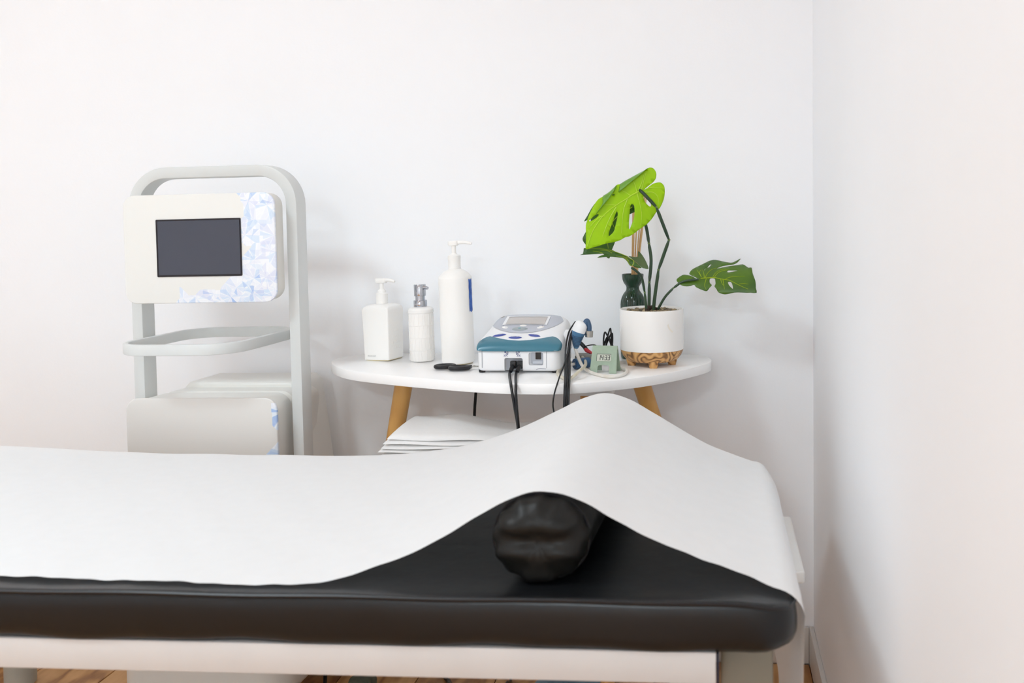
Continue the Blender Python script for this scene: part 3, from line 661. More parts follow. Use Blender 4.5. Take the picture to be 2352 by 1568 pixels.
RGT = [(-0.0393, 0.9591), (-0.0475, 0.9625), (-0.0548, 0.9657), (-0.0571, 0.9685), (-0.0539, 0.974), (-0.0474, 0.979), (-0.0346, 0.9849), (-0.0227, 0.9904), (-0.0117, 0.9954), (-0.0017, 0.9975), (0.0092, 0.9965), (0.0202, 0.9939), (0.0365, 0.9916), (0.0438, 0.9928), (0.0511, 0.9961), (0.0602, 1.0004), (0.0556, 0.9952), (0.0511, 0.9916), (0.0438, 0.9884), (0.0338, 0.987), (0.0192, 0.9848), (0.011, 0.9821), (0.0042, 0.98), (0.011, 0.9802), (0.0201, 0.9819), (0.0338, 0.9843), (0.0511, 0.9865), (0.0647, 0.9882), (0.0711, 0.9847), (0.0774, 0.981), (0.0842, 0.9812), (0.0855, 0.9709), (0.0882, 0.9618), (0.0909, 0.9545), (0.0918, 0.9472), (0.0918, 0.9381), (0.0934, 0.928), (0.08, 0.9282), (0.07, 0.928), (0.0563, 0.9285), (0.0436, 0.9281), (0.0317, 0.9253), (0.0226, 0.924), (0.0144, 0.9258), (0.008, 0.929), (0.0044, 0.9354), (-0.0001, 0.9414), (0.0022, 0.9464), (0.0018, 0.9528), (-0.0, 0.9583), (-0.0092, 0.9583), (-0.011, 0.9537), (-0.0101, 0.9482), (-0.006, 0.9441), (-0.0111, 0.9382), (-0.017, 0.9309), (-0.0257, 0.9327), (-0.0348, 0.9364), (-0.0421, 0.94), (-0.0458, 0.9446), (-0.0531, 0.9423), (-0.0623, 0.9412), (-0.0714, 0.9424), (-0.0787, 0.9456), (-0.0842, 0.9511), (-0.0856, 0.9548), (-0.0832, 0.9584), (-0.0731, 0.965), (-0.0658, 0.9657), (-0.0557, 0.9643), (-0.0475, 0.9611), (-0.0402, 0.9574)]
RGT_H = [[(-0.0072, 0.9883), (-0.0109, 0.983), (-0.015, 0.981), (-0.0159, 0.9814), (-0.0118, 0.9862), (-0.0086, 0.9883)], [(-0.0177, 0.9798), (-0.0209, 0.9776), (-0.0237, 0.9746), (-0.0223, 0.9776), (-0.0196, 0.9794)], [(0.0287, 0.9729), (0.031, 0.9754), (0.0365, 0.9756), (0.0474, 0.9756), (0.0536, 0.9751), (0.0474, 0.9738), (0.0365, 0.972), (0.031, 0.9713)], [(0.03, 0.9505), (0.0337, 0.9517), (0.0373, 0.9505), (0.04, 0.9445), (0.0409, 0.9363), (0.0363, 0.94), (0.0318, 0.945)]]
RGT_V = [[(-0.0311, 0.9584), (-0.021, 0.9593), (-0.0073, 0.9601), (0.0018, 0.9599), (0.0155, 0.9574), (0.0337, 0.9546), (0.0473, 0.9482), (0.0609, 0.9418), (0.0745, 0.9363)], [(-0.021, 0.9593), (-0.0164, 0.9684), (-0.0073, 0.9766), (0.0046, 0.9807)], [(-0.0037, 0.962), (0.0037, 0.9711), (0.0164, 0.9775), (0.0338, 0.9784)], [(-0.0, 0.9615), (0.0091, 0.9711), (0.0237, 0.9761), (0.0292, 0.9761)], [(0.0246, 0.9569), (0.0337, 0.961), (0.0473, 0.9628), (0.0683, 0.9637)], [(0.0555, 0.9468), (0.0655, 0.9482), (0.0755, 0.9468)], [(-0.0183, 0.9583), (-0.022, 0.9437), (-0.0184, 0.9345)], [(0.0191, 0.9564), (0.0209, 0.9436), (0.0222, 0.9354)], [(0.0136, 0.9574), (0.0163, 0.9491), (0.02, 0.9436)], [(-0.0292, 0.9611), (-0.0347, 0.9693), (-0.0401, 0.9767)], [(-0.0306, 0.9648), (-0.0342, 0.9712), (-0.0301, 0.9767)], [(-0.0229, 0.9602), (-0.0242, 0.9693), (-0.0269, 0.9767)]]
S1 = [(-0.1384, 0.883), (-0.136, 0.9079), (-0.1257, 0.9789), (-0.101, 1.0463), (-0.1272, 1.1195), (-0.1545, 1.1488), (-0.1652, 1.1583)]
S2 = [(-0.1488, 0.883), (-0.1477, 0.9496), (-0.1436, 0.9981), (-0.1484, 1.0375), (-0.1553, 1.0769), (-0.1683, 1.1062), (-0.1862, 1.1243)]
S3 = [(-0.1526, 0.883), (-0.1569, 0.9282), (-0.1628, 0.962), (-0.1731, 0.9763), (-0.1859, 0.9858)]
S4 = [(-0.1334, 0.8842), (-0.113, 0.9146), (-0.0926, 0.9372), (-0.07, 0.9518), (-0.0341, 0.9573)]
PROBE = [(-0.3067, 2.1, 0.8076), (-0.3036, 2.1, 0.8366), (-0.2986, 2.1, 0.854), (-0.2917, 2.1, 0.8675), (-0.2821, 2.1, 0.8608), (-0.2823, 2.1, 0.8318)]
WCRD = [(-0.3077, 2.1, 0.8057), (-0.3006, 2.09, 0.7898), (-0.285, 2.06, 0.7725), (-0.2599, 2.0265, 0.764), (-0.2197, 1.984, 0.764), (-0.1945, 2.0062, 0.764), (-0.1876, 2.0739, 0.764)]
COIL = [(-0.2914, 2.1945, 0.764), (-0.3037, 2.1812, 0.764), (-0.329, 2.1614, 0.764), (-0.3381, 2.0936, 0.764), (-0.3355, 2.0246, 0.764), (-0.3185, 1.9708, 0.764), (-0.2979, 1.9556, 0.764), (-0.2836, 1.9823, 0.764), (-0.2803, 2.0599, 0.764), (-0.2965, 2.1433, 0.764), (-0.3168, 2.1809, 0.764)]
BUN0 = [(-0.3077, 2.13, 0.8602), (-0.3187, 2.11, 0.8402), (-0.3196, 2.07, 0.8118), (-0.3089, 1.975, 0.7797), (-0.3014, 1.92, 0.7657), (-0.2996, 1.902, 0.754), (-0.2998, 1.896, 0.7244), (-0.3002, 1.896, 0.6701)]
BUN1 = [(-0.3062, 2.13, 0.8602), (-0.3163, 2.11, 0.8402), (-0.3169, 2.07, 0.8118), (-0.3053, 1.975, 0.7797), (-0.2979, 1.92, 0.7658), (-0.2961, 1.902, 0.754), (-0.2963, 1.896, 0.7245), (-0.2967, 1.896, 0.6701)]
BUN2 = [(-0.3046, 2.13, 0.8602), (-0.314, 2.11, 0.8402), (-0.3142, 2.07, 0.8118), (-0.3016, 1.975, 0.7797), (-0.2943, 1.92, 0.7658), (-0.2925, 1.902, 0.754), (-0.2927, 1.896, 0.7245), (-0.2932, 1.896, 0.6701)]
BUN3 = [(-0.3089, 2.13, 0.8602), (-0.3204, 2.11, 0.8402), (-0.3216, 2.07, 0.8118), (-0.3117, 1.975, 0.7797), (-0.3041, 1.92, 0.7657), (-0.3022, 1.902, 0.754), (-0.3024, 1.896, 0.7244), (-0.3028, 1.896, 0.67)]
DIV = [(-0.3142, 2.12, 0.8477), (-0.3157, 2.07, 0.8213), (-0.3155, 2.0, 0.794), (-0.3178, 1.95, 0.7748), (-0.318, 1.918, 0.7642), (-0.3226, 1.902, 0.7433), (-0.3251, 1.9, 0.7217), (-0.3226, 1.9, 0.6998), (-0.323, 1.9, 0.6514)]
PL1 = [(-0.4371, 2.02, 0.7643), (-0.4286, 1.98, 0.7619), (-0.4135, 1.918, 0.7602), (-0.4076, 1.902, 0.7428), (-0.4021, 1.9, 0.7124), (-0.3963, 1.9, 0.6728), (-0.395, 1.9, 0.6155)]
PL2 = [(-0.424, 2.02, 0.7653), (-0.4166, 1.98, 0.762), (-0.4034, 1.917, 0.7604), (-0.4003, 1.901, 0.7431), (-0.3979, 1.897, 0.7131), (-0.3943, 1.895, 0.6739), (-0.3922, 1.895, 0.6168)]
# ------------------------------------------------------------------ therapy device
DX, DY = -.425, 2.045
dv = thing('therapy_device', 'white and teal electrotherapy console with grey control plate', 'medical device', (DX, DY, TZ))
PT = [(-.006, .0505), (-.0045, .0565), (.0, .0625), (.010, .0685), (.035, .0765), (.10, .0935), (.160, .1085), (.176, .1088), (.186, .103), (.190, .094)]
NE = 4.5
def dw(y):
    q = max(0, min(1, (.03-y)/.0365)); return .0945-.010*(1-math.sqrt(max(0, 1-q*q)))-.006*max(0, y)/.19
def dtop(x, y):
    W = dw(y); k = min(1, abs(x/W)); return .05+(interp(PT, y)-.05)*max(0, 1-k**NE)**(1/NE)
def dsurf(ph, y):
    c, s = math.cos(ph), math.sin(ph); e = 2/NE
    return Vector((dw(y)*math.copysign(abs(c)**e, c), y, .05+(interp(PT, y)-.05)*abs(s)**e))
def dnorm(x, y):
    h = .0008; return Vector((-(dtop(x+h, y)-dtop(x-h, y))/(2*h), -(dtop(x, y+h)-dtop(x, y-h))/(2*h), 1)).normalized()
def on_top(x, y, off=.0):
    return Vector((x, y, dtop(x, y)))+dnorm(x, y)*off
ys = [-.006, -.0055, -.0048, -.0035, -.002, 0, .003, .007, .012, .02, .03, .045, .07, .1, .13, .15, .163, .172, .178, .183, .187, .19]
b_ = bmesh.new(); rows = [[b_.verts.new(dsurf(PI-PI*i/48, y)) for i in range(49)] for y in ys]
for q in range(len(ys)-1):
    for i in range(48): b_.faces.new((rows[q][i], rows[q][i+1], rows[q+1][i+1], rows[q+1][i]))
b_.faces.new(rows[0]); b_.faces.new(rows[-1][::-1])
for q in range(len(ys)-1): pass
bot = [rows[q][0] for q in range(len(ys))]+[rows[q][48] for q in reversed(range(len(ys)))]
b_.faces.new(bot)
shell = bmobj('upper_shell', b_, DEVW, dv, 50)
# teal band hugging the front of the shell
def tealb(x):
    k = abs(x)
    return .012+.026*(k/.070)**2 if k < .070 else .038-.020*min(1, (k-.070)/.0225)**1.6
def tband(u, v):
    ph = PI-PI*u; yb = .03
    for _ in range(6): yb = tealb(dsurf(ph, yb).x)
    yb = min(yb, .006+.034*abs(math.sin(ph))**.6)
    y = -.0062+(yb+.0062)*v; p = dsurf(ph, max(-.006, y)); c = Vector((0, .06, .045)); d = (p-c).normalized()
    return p+d*.0010
bmobj('teal_band', grid(tband, 72, 16), TEAL, dv, 60)
bmobj('teal_lip', tube([(dw(-.004)*math.copysign(abs(math.cos(a))**.3, math.cos(a))*1.004, -.0066+.024*(1-abs(math.sin(a))**.35), .0503) for a in [PI-PI*i/30 for i in range(31)]], .0018, 8, 1), TEAL, dv)
# lower case with recesses
low = bmobj('lower_case', prism(rrect(0, .093, .181, .192, .018, 6), .005, .0495, 'xy', .006, 3), DEVW, dv, 40)
cut(low, box(-.0295, .0105, -.02, .0135, .0105-.02, .0335, .003, 2))
cut(low, box(.0235, .0555, -.02, .010, .0175, .046, .004, 2))
bmobj('socket_recess', box(-.0294, .0104, .0128, .0138, .0055, .0334), DEVR, dv)
bmobj('port_recess', box(.0236, .0554, .0092, .0104, .0176, .0459), DEVR, dv)
bmobj('port_shelf', box(.0305, .053, .004, .0095, .0195, .0265, .0015), DEVR, dv)
bmobj('port', box(.0365, .0485, .0068, .0094, .0295, .0445, .0006), mat('port_black', (44, 38, 34), .4), dv)
for x in (-.0785, .0625): bmobj('seam', box(x-.00035, x+.00035, -.0035, -.0028, .012, .049), mat('seam_grey', (120, 124, 132), .6), dv)
b_ = tube([(.040, -.0034, .0085), (.046, -.0034, .0112), (.054, -.0034, .0112), (.061, -.0034, .0104)], .0005, 6, 4); bmobj('logo_stroke', b_, mat('logo_grey', (130, 134, 150), .5), dv)
for x in (-.082, .078):
    for y in (.012, .172): bmobj('foot', lathe([(.006, 0), (.0072, .002), (.0075, .0065)], 16, x, y), BLACKP, dv)
# symbols over the sockets
b_ = bmesh.new(); yS = -.0034
def disc(cx, cz, r, bm, hollow=0.0):
    if hollow:
        tube([(cx+r*math.cos(a), yS, cz+r*math.sin(a)) for a in [2*PI*i/14 for i in range(14)]], hollow, 5, 1, bm, closed=True)
    else: prism([(cx+r*math.cos(2*PI*i/14), cz+r*math.sin(2*PI*i/14)) for i in range(14)], yS-.0002, yS+.0003, 'xz', bm=bm)
for s in (-1, 1):
    c = -.0125
    if s < 0: disc(c-.0150, .0465, .0017, b_)
    else: disc(c+.0150, .0465, .0015, b_, .0004)
    disc(c+s*.0098, .0460, .0014, b_, .0003); disc(c+s*.0100, .0428, .0014, b_, .0003)
    tube([(c+s*.0120, yS, .0450), (c+s*.0130, yS, .0425), (c+s*.0122, yS, .0395), (c+s*.0108, yS, .0370)], .00045, 5, 4, b_)
    disc(c+s*.0105, .0413, .0008, b_)
    q = c+s*.0160
    tube([(q-.0022, yS, .0368), (q+.0022, yS, .0368), (q+.0022, yS, .0412), (q-.0022, yS, .0412)], .0002, 4, 1, b_, closed=True)
    disc(q, .0390, .0010, b_)
bmobj('socket_symbols', b_, NAVY, dv)
# grey control plate
def plate(u, v):
    y = .050+.116*v; k = (.166-y)/.116
    hwid = .082*math.sqrt(max(0, 1-k**2.4))**1.0 if k > .25 else .0815-.010*((.25-k)/.25)**2
    return on_top(-.005+hwid*(2*u-1), y, .0007)
po = bmobj('control_plate', grid(plate, 40, 30), DEVG, dv, 60)
def patch(name, cx, cy, rx, ry, ang, m, off=.0022, par=None, lens=False):
    def fn(u, v):
        a = 2*PI*u; r = v; ca, sa = math.cos(a), math.sin(a)
        x, y = rx*r*ca, ry*r*sa
        if lens: y *= (1-abs(ca)**3*.55)
        X = cx+x*math.cos(ang)-y*math.sin(ang); Y = cy+x*math.sin(ang)+y*math.cos(ang)
        return on_top(X, Y, off*(1-r**6)+.0004)
    b = grid(fn, 32, 7); bmesh.ops.remove_doubles(b, verts=b.verts[:], dist=.00001)
    return bmobj(name, b, m, par or dv, 60)
def rectpatch(name, x0, x1, y0, y1, off, m, par=None, inset=0):
    def fn(u, v): return on_top(x0+(x1-x0)*u+inset*(1-2*u)*v, y0+(y1-y0)*v, off)
    return bmobj(name, grid(fn, 12, 6), m, par or dv)
fr = rectpatch('screen_frame', -.056, .046, .098, .154, .0016, DEVW)
rectpatch('screen', -.049, .040, .1005, .1435, .0024, LCDG, fr)
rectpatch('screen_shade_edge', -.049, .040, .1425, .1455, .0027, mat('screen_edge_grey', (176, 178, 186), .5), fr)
patch('small_button', -.007, .0935, .0085, .0042, 0, WPL, .0016)
dl = patch('selector_button', -.011, .0735, .0185, .0105, 0, GREYB, .0030)
patch('centre_button', -.011, .0725, .0045, .0042, 0, mat('centre_teal_grey', (130, 168, 176), .3), .0042, dl)
for s, cx_ in ((1, -.047), (-1, .034)):
    ab = patch('arrow_button', cx_, .0845, .0088, .0060, -s*.75, WPL, .0022)
    for e in (-1, 1):
        def tri(px, py, cx_=cx_, s=s, e=e):
            a = -s*.75; x, y = e*(.0036+px), py; return on_top(cx_+x*math.cos(a)-y*math.sin(a), .0845+x*math.sin(a)+y*math.cos(a), .0030)
        b_ = bmesh.new(); b_.faces.new([b_.verts.new(tri(*q)) for q in ((0, -.0018), (.0026, 0), (0, .0018))]); bmobj('arrow', b_, NAVY, ab)
for txt, cx_, cy_, an in (('STOP', -.0495, .0390, .30), ('PAUSE', -.0115, .0260, 0.0), ('START', .0285, .0375, -.30)):
    bt = patch('blue_button', cx_, cy_, .0152, .0060, an, BLUEB, .0018, None, True)
    bt['label'] = 'blue lens-shaped button marked %s' % txt
    b_ = text_mesh(txt, .0050, lambda x, y, cx_=cx_, cy_=cy_, an=an: on_top(cx_+x*math.cos(an)-(y*.8+.0006)*math.sin(an), cy_+x*math.sin(an)+(y*.8+.0006)*math.cos(an), .0026))
    bmobj('button_text', b_, WPL, bt, 0)
patch('badge', -.068, .158, .0055, .0022, .2, mat('badge_brown', (150, 140, 130), .4), .0012)
# cradle on the side of the console
b_ = prism([(.062, .046), (.098, .040), (.106, .070), (.092, .084), (.070, .078)], .088, .104, 'yz', .004, 3)
bmobj('probe_holder', b_, DEVW, dv)
# lead plugs in the two sockets
for k, (x0, lab, pth) in enumerate(((-.0135, 'left', PL1), (.0005, 'right', PL2))):
    px_ = DX-.0125+.0145*k+.0015
    t = thing('electrode_lead', 'black lead plugged into the console, %s of the two' % ('left one' if k == 0 else 'right one'), 'cable', (px_, DY-.02, TZ+.008), group='leads plugged into the console')
    b_ = box(px_-.0062, px_+.0062, 2.041, 2.0535, TZ+.0105, TZ+.0265, .0012, 2)
    for v in b_.verts: v.co -= Vector(t.location)
    pg = bmobj('plug', b_, BLACKP, t)
    b_ = tube([(px_, 2.047, TZ+.017), (px_-.001, 2.036, TZ+.0125), (px_-.0025, 2.028, TZ+.0065)], lambda q: .0054-.0012*q, 10, 3)
    bmw('strain_relief', b_, BLACKP, t)
    P0 = [(px_-.0018, 2.032, TZ+.008), (px_-.003, 2.022, TZ+.0045)]
    dx0 = px_-.003-pth[0][0]
    rest = [(p[0]+dx0*(1-min(1, i/3)), p[1], max(p[2], TZ+.0032) if p[1] > 1.925 else p[2]) for i, p in enumerate(pth)][1:]
    end = rest[-1]
    bmw('cord', tube(P0+rest+[(end[0]+.004, end[1], .4)], .0030, 8, 6), CABLE, t)

# ------------------------------------------------------------------ hanging bundle of leads
def onto(p): return (p[0], p[1], max(p[2], TZ+.0022) if p[1] > 1.926 else p[2])
for k, pth in enumerate((BUN0, BUN1, BUN2, BUN3)):
    dz = .0012*k
    P0 = [(p[0]-.001*k*(i < 3), p[1]+.0022*(k % 2)*(i > 3), onto(p)[2]+dz*(i < 4)) for i, p in enumerate(pth)]
    t = thing('hanging_lead', 'black lead, %s in the bundle draped over the table edge' % ['second from left', 'third from left', 'rightmost', 'leftmost'][k], 'cable', P0[4], group='black leads draped over the table edge beside the console')
    bmw('cord', tube(P0+[(P0[-1][0], P0[-1][1], .45)], .0019, 6, 6), CABLE, t)
t = thing('stray_lead', 'thin black lead curving away left of the draped bundle', 'cable', DIV[4])
bmw('cord', tube([onto(p) for p in DIV]+[(DIV[-1][0], DIV[-1][1], .45)], .0016, 6, 6), CABLE, t)
t = thing('hanging_power_cable', 'black power cable hanging behind the stacked sheets', 'cable', (-.587, 2.29, .03))
bmw('cord', tube([(-.578, 2.344, TZ+.03), (-.580, 2.3445, TZ-.02), (-.588, 2.335, .70), (-.587, 2.31, .654), (-.5873, 2.30, .612), (-.59, 2.29, .46), (-.59, 2.29, .03)], .0036, 8, 6), CABLE, t)

# ------------------------------------------------------------------ ultrasound probe
pb = thing('ultrasound_probe', 'blue and white ultrasound probe in the console side cradle', 'probe', PROBE[0])
A0, A1 = Vector(PROBE[0]), Vector(PROBE[3]); ax = (A1-A0)
def along(t): return A0+ax*t+Vector((-.003*math.sin(PI*t), 0, 0))
bmw('grip', tube([along(t) for t in (0, .15, .35, .55, .68)], lambda t: .0042+.0115*min(1, t*1.15)**.85, 18, 4), STEELB, pb)
b_ = tube([along(t) for t in (.62, .75, .9, 1.0)], lambda t: .0160*(1-.0*t)*math.sqrt(max(.05, 1-(t*.92)**3)), 18, 4); bmw('shell', b_, DEVW, pb)
for k in range(8):
    t_ = .14+.052*k; c = along(t_); rr = .0042+.0115*min(1, t_/.68*1.15)**.85+.0001
    n_ = ax.normalized(); s_ = n_.cross(Vector((0, 1, 0))).normalized(); f_ = s_.cross(n_)
    b_ = tube([c+s_*(rr*math.cos(a))+f_*(rr*math.sin(a))*1.0-n_*.004*abs(math.cos(a)) for a in [PI+PI*i/14 for i in range(15)]] if False else [c+s_*(rr*math.cos(a))-Vector((0, 1, 0))*(rr*abs(math.sin(a)))-n_*.003*math.sin(a) for a in [PI*.1+PI*.8*i/14 for i in range(15)]], .0007, 5, 1)
    bmw('grip_rib', b_, STEELD, pb)
hx = Vector((-.2815, 2.1, .0))
b_ = tube([(-.2895, 2.098, .838), (-.2868, 2.098, .853), (-.2850, 2.099, .8665), (-.2805, 2.10, .8685), (-.2770, 2.10, .858), (-.2768, 2.10, .845)], lambda t: .0052, 10, 6)
bmw('head_arm', b_, STEELD, pb)
b_ = tube([(-.2768, 2.10, .847), (-.2775, 2.10, .833)], .0085, 20, 1, smooth=False); bmw('metal_face', b_, STEEL, pb)
pc = [Vector(p) for p in WCRD]; pc = [pc[0]+Vector((0, 0, .006))]+pc
bmw('cord', tube([(p.x, p.y, max(p.z, TZ+.0042)) for p in pc[:7]]+[(-.190, 2.060, TZ+.0042), (-.205, 2.092, TZ+.0042), (-.232, 2.125, TZ+.0042)], .0036, 10, 6), WCORD, pb)
# coiled yellowed tube and blue plug
t = thing('coiled_tube', 'yellowed clear tube coiled on the table beside the console', 'tube', (-.31, 2.06, TZ))
cz = TZ+.0052
bmw('coil', tube([(p[0], p[1], cz+.0015*i*(i > 6)) for i, p in enumerate(COIL)], .0035, 8, 6), TUBEC, t)
t = thing('blue_plug', 'round blue connector plug lying behind the white cord', 'plug', (-.295, 2.115, TZ))
bmw('barrel', tube([(-.309, 2.098, TZ+.0125), (-.282, 2.122, TZ+.0125)], .0118, 22, 1, smooth=False), mat('plug_blue', (56, 96, 136), .4), t)
bmw('collar', tube([(-.3105, 2.0965, TZ+.0125), (-.307, 2.0995, TZ+.0125)], .0085, 20, 1, smooth=False), STEELD, t)
bmw('cord', tube([(-.3095, 2.0972, TZ+.0128), (-.318, 2.085, TZ+.0122), (-.324, 2.074, TZ+.009), (-.326, 2.066, TZ+.0042)], .0034, 8, 5), WCORD, t)
t = thing('cable_adapter', 'grey cable adapter lying beside the console under the probe', 'adapter', (-.295, 2.17, TZ))
bmw('case', box(-.318, -.272, 2.152, 2.192, TZ, TZ+.024, .005, 3), mat('adapter_grey', (138, 138, 132), .5), t)
bmw('cord', tube([(-.273, 2.168, TZ+.012), (-.262, 2.160, TZ+.010), (-.258, 2.155, TZ+.004)], .0035, 8, 5), CABLE, t)
t = thing('black_adapter_cable', 'short thick black cable running behind the probe holder', 'cable', (-.30, 2.21, TZ))
bmw('cord', tube([(-.322, 2.222, TZ+.050), (-.305, 2.212, TZ+.036), (-.290, 2.207, TZ+.020), (-.275, 2.206, TZ+.006)], .0048, 8, 6), CABLE, t)
t = thing('red_clip_lead', 'red crocodile clip on a thin black wire', 'clip', (-.285, 2.145, TZ))
bmw('clip', tube([(-.293, 2.140, TZ+.040), (-.287, 2.138, TZ+.0365), (-.276, 2.135, TZ+.0315)], lambda q: .0028+.0018*math.sin(PI*min(1, q*1.1)), 10, 5), RED, t)
bmw('wire', tube([(-.276, 2.135, TZ+.0315), (-.266, 2.140, TZ+.034), (-.268, 2.15, TZ+.046), (-.282, 2.152, TZ+.047), (-.296, 2.15, TZ+.042), (-.293, 2.17, TZ+.03), (-.262, 2.178, TZ+.012), (-.25, 2.18, TZ+.003)], .0013, 6, 6), CABLE, t)
t = thing('coiled_black_cable', 'tied coil of thin black cable standing behind the green clock', 'cable', (-.243, 2.17, TZ))
pts = []
for k in range(4):
    lean = (-.006, .004, -.002, .008)[k]; w_ = (.010, .0065, .0125, .008)[k]; h_ = (.036, .040, .030, .034)[k]
    for q in range(10):
        a = -PI/2+2*PI*q/10; x = w_*math.cos(a)*(1-.45*max(0, math.sin(a))); z = h_*(1+math.sin(a))
        pts.append((-.243+x+lean*(z/.07-.5)*2, 2.163+.005*k+.0005*q, TZ+.0025+z))
bmw('coil', tube(pts, .0019, 7, 6), CABLE, t)

# ------------------------------------------------------------------ clock
ck = thing('desk_clock', 'small green folded desk clock showing 14:33', 'clock', (-.238, 2.068, TZ+.0003), (0, 0, math.radians(-8)))
def clockface(front):
    w_ = .0590; h_ = .0555; lw = .0165; ch = .0175; r = .005
    out = [(-w_/2, 0), (-w_/2+lw, 0)]
    for k in range(6):
        a = math.radians(180-90*k/5); out.append((-w_/2+lw+r+r*math.cos(a), ch-r+r*math.sin(a)))
    for k in range(6):
        a = math.radians(90-90*k/5); out.append((w_/2-lw-r+r*math.cos(a), ch-r+r*math.sin(a)))
    out += [(w_/2-lw, 0), (w_/2, 0), (w_/2-.002, h_), (-w_/2+.002, h_)]
    if front: return out
    return out
def tilt(front):
    s = -1 if front else 1
    def f(x, h, d): # h up the plate, d thickness outwards
        a = math.radians(17); return (x, s*(.0195-h*math.sin(a)*1.06+d*math.cos(a)), h*math.cos(a)+d*math.sin(a)*.3)
    return f
for front in (True, False):
    f = tilt(front); pts = clockface(front); b_ = bmesh.new(); n = len(pts)
    A = [b_.verts.new(f(p[0], p[1], 0)) for p in pts]; B = [b_.verts.new(f(p[0], p[1], .0022)) for p in pts]
    b_.faces.new(A); b_.faces.new(B[::-1])
    for i in range(n): b_.faces.new((A[i], A[(i+1) % n], B[(i+1) % n], B[i]))
    o = bmobj('front_face' if front else 'back_face', b_, MINT, ck, 30)
    if front: face = o
b_ = tube([(-.0275, 0, .0532), (.0275, 0, .0532)], .0042, 14, 1, smooth=False); bmobj('top_fold', b_, MINT, ck)
f = tilt(True)
def facebox(x0, x1, h0, h1, d0, d1, bm=None):
    b = box(x0, x1, h0, h1, d0, d1)
    for v in b.verts: v.co = Vector(f(*v.co))
    return merge(bm, b)
lc = bmobj('display_edge_shadow', facebox(-.0165, .0158, .0265, .0420, .0023, .0027), mat('clock_shadow_edge', (60, 66, 60), .5), ck)  # dark plate showing left and above the display as its painted edge shadow
bmobj('display', facebox(-.0155, .0158, .0265, .0410, .0027, .0031), CLCD, lc)
SEG = {'0': 'abcdef', '1': 'bc', '2': 'abged', '3': 'abgcd', '4': 'fgbc', '5': 'afgcd'}
b_ = bmesh.new(); hh, ww, tk = .0054, .0050, .0013
def seg(x, c):
    z0 = .0285
    R = {'a': (0, ww, 2*hh-tk, 2*hh), 'd': (0, ww, 0, tk), 'g': (0, ww, hh-tk/2, hh+tk/2), 'f': (0, tk, hh, 2*hh), 'b': (ww-tk, ww, hh, 2*hh), 'e': (0, tk, 0, hh), 'c': (ww-tk, ww, 0, hh)}
    for s in SEG[c]:
        x0, x1, y0, y1 = R[s]; sl = .0006*((y0+y1)/2/hh-1); facebox(x+x0+sl, x+x1+sl, z0+y0+.0001, z0+y1-.0001, .0031, .0034, b_)
seg(-.0124, '1'); seg(-.0064, '4'); seg(.0018, '3'); seg(.0084, '3')
facebox(-.0004, .0006, .0308, .0318, .0031, .0034, b_); facebox(-.0002, .0008, .0352, .0362, .0031, .0034, b_)
bmobj('time_digits', b_, mat('lcd_black', (22, 26, 28), .4), lc, 0, label='black digits reading 14:33')

# ------------------------------------------------------------------ potted plant
PC = Vector((-.143, 2.17, TZ))
pt = thing('potted_plant', 'artificial monstera plant in a white pot with striped wood base', 'plant', PC)
pot = bmobj('pot', lathe([(.060, .036), (.0722, .0375), (.0728, .05), (.0728, .126), (.0722, .1285), (.0705, .1285), (.0695, .126), (.0690, .120), (.02, .119)], 64, cap1=True), WCER, pt)
def shift_bowl(prof):
    return prof
wb = bmobj('wooden_base', lathe([(.046, .0105), (.0525, .0115), (.0605, .0165), (.0670, .0245), (.0708, .0335), (.0722, .0372), (.060, .0374)], 64), ZEBRA, pt)
for k in range(4):
    a = math.radians(-82+90*k); cx_, cy_ = .046*math.cos(a), .046*math.sin(a)
    b_ = bmesh.new(); Q = []
    for z, s in ((0, .0085), (.004, .0095), (.016, .0125)):
        Q.append([b_.verts.new((cx_+p[0], cy_+p[1], z)) for p in rrect(0, 0, s*2, s*2, .004, 3)])
    for q in range(2):
        n = len(Q[q])
        for i in range(n): b_.faces.new((Q[q][i], Q[q][(i+1) % n], Q[q+1][(i+1) % n], Q[q+1][i]))
    b_.faces.new(Q[0][::-1]); b_.faces.new(Q[-1]); bmobj('foot', b_, ZEBRA, wb)
# faint stain mark
stn = grid(lambda u, v: (.0731*math.cos(math.radians(-58+2.6*u+10*v*v)), .0731*math.sin(math.radians(-58+2.6*u+10*v*v)), .098-.018*v+.002*u), 5, 10)
bmobj('stain', stn, STAINP, pot, label='faint yellow stain')
random.seed(21); b_ = bmesh.new(); b2_ = bmesh.new()
for k in range(170):
    a = random.uniform(0, 2*PI); r = .066*math.sqrt(random.random()); s = random.uniform(.0035, .0068)
    bm_ = b_ if random.random() < .68 else b2_
    res = bmesh.ops.create_icosphere(bm_, subdivisions=1, radius=1)
    R3 = Matrix.Rotation(random.uniform(0, 6), 3, 'Z')
    for v in res['verts']: v.co = R3@Vector((v.co.x*s*random.uniform(.95, 1.05)*1.25, v.co.y*s, v.co.z*s*.6))+Vector((r*math.cos(a)*.93, r*math.sin(a)*.93, .1215+random.uniform(0, .003)))
bmobj('pebbles', b_, PEB, pt, 60, kind='stuff'); bmobj('dark_pebbles', b2_, mat('dark_pebble', (84, 72, 54), .5), pt, 60, kind='stuff')
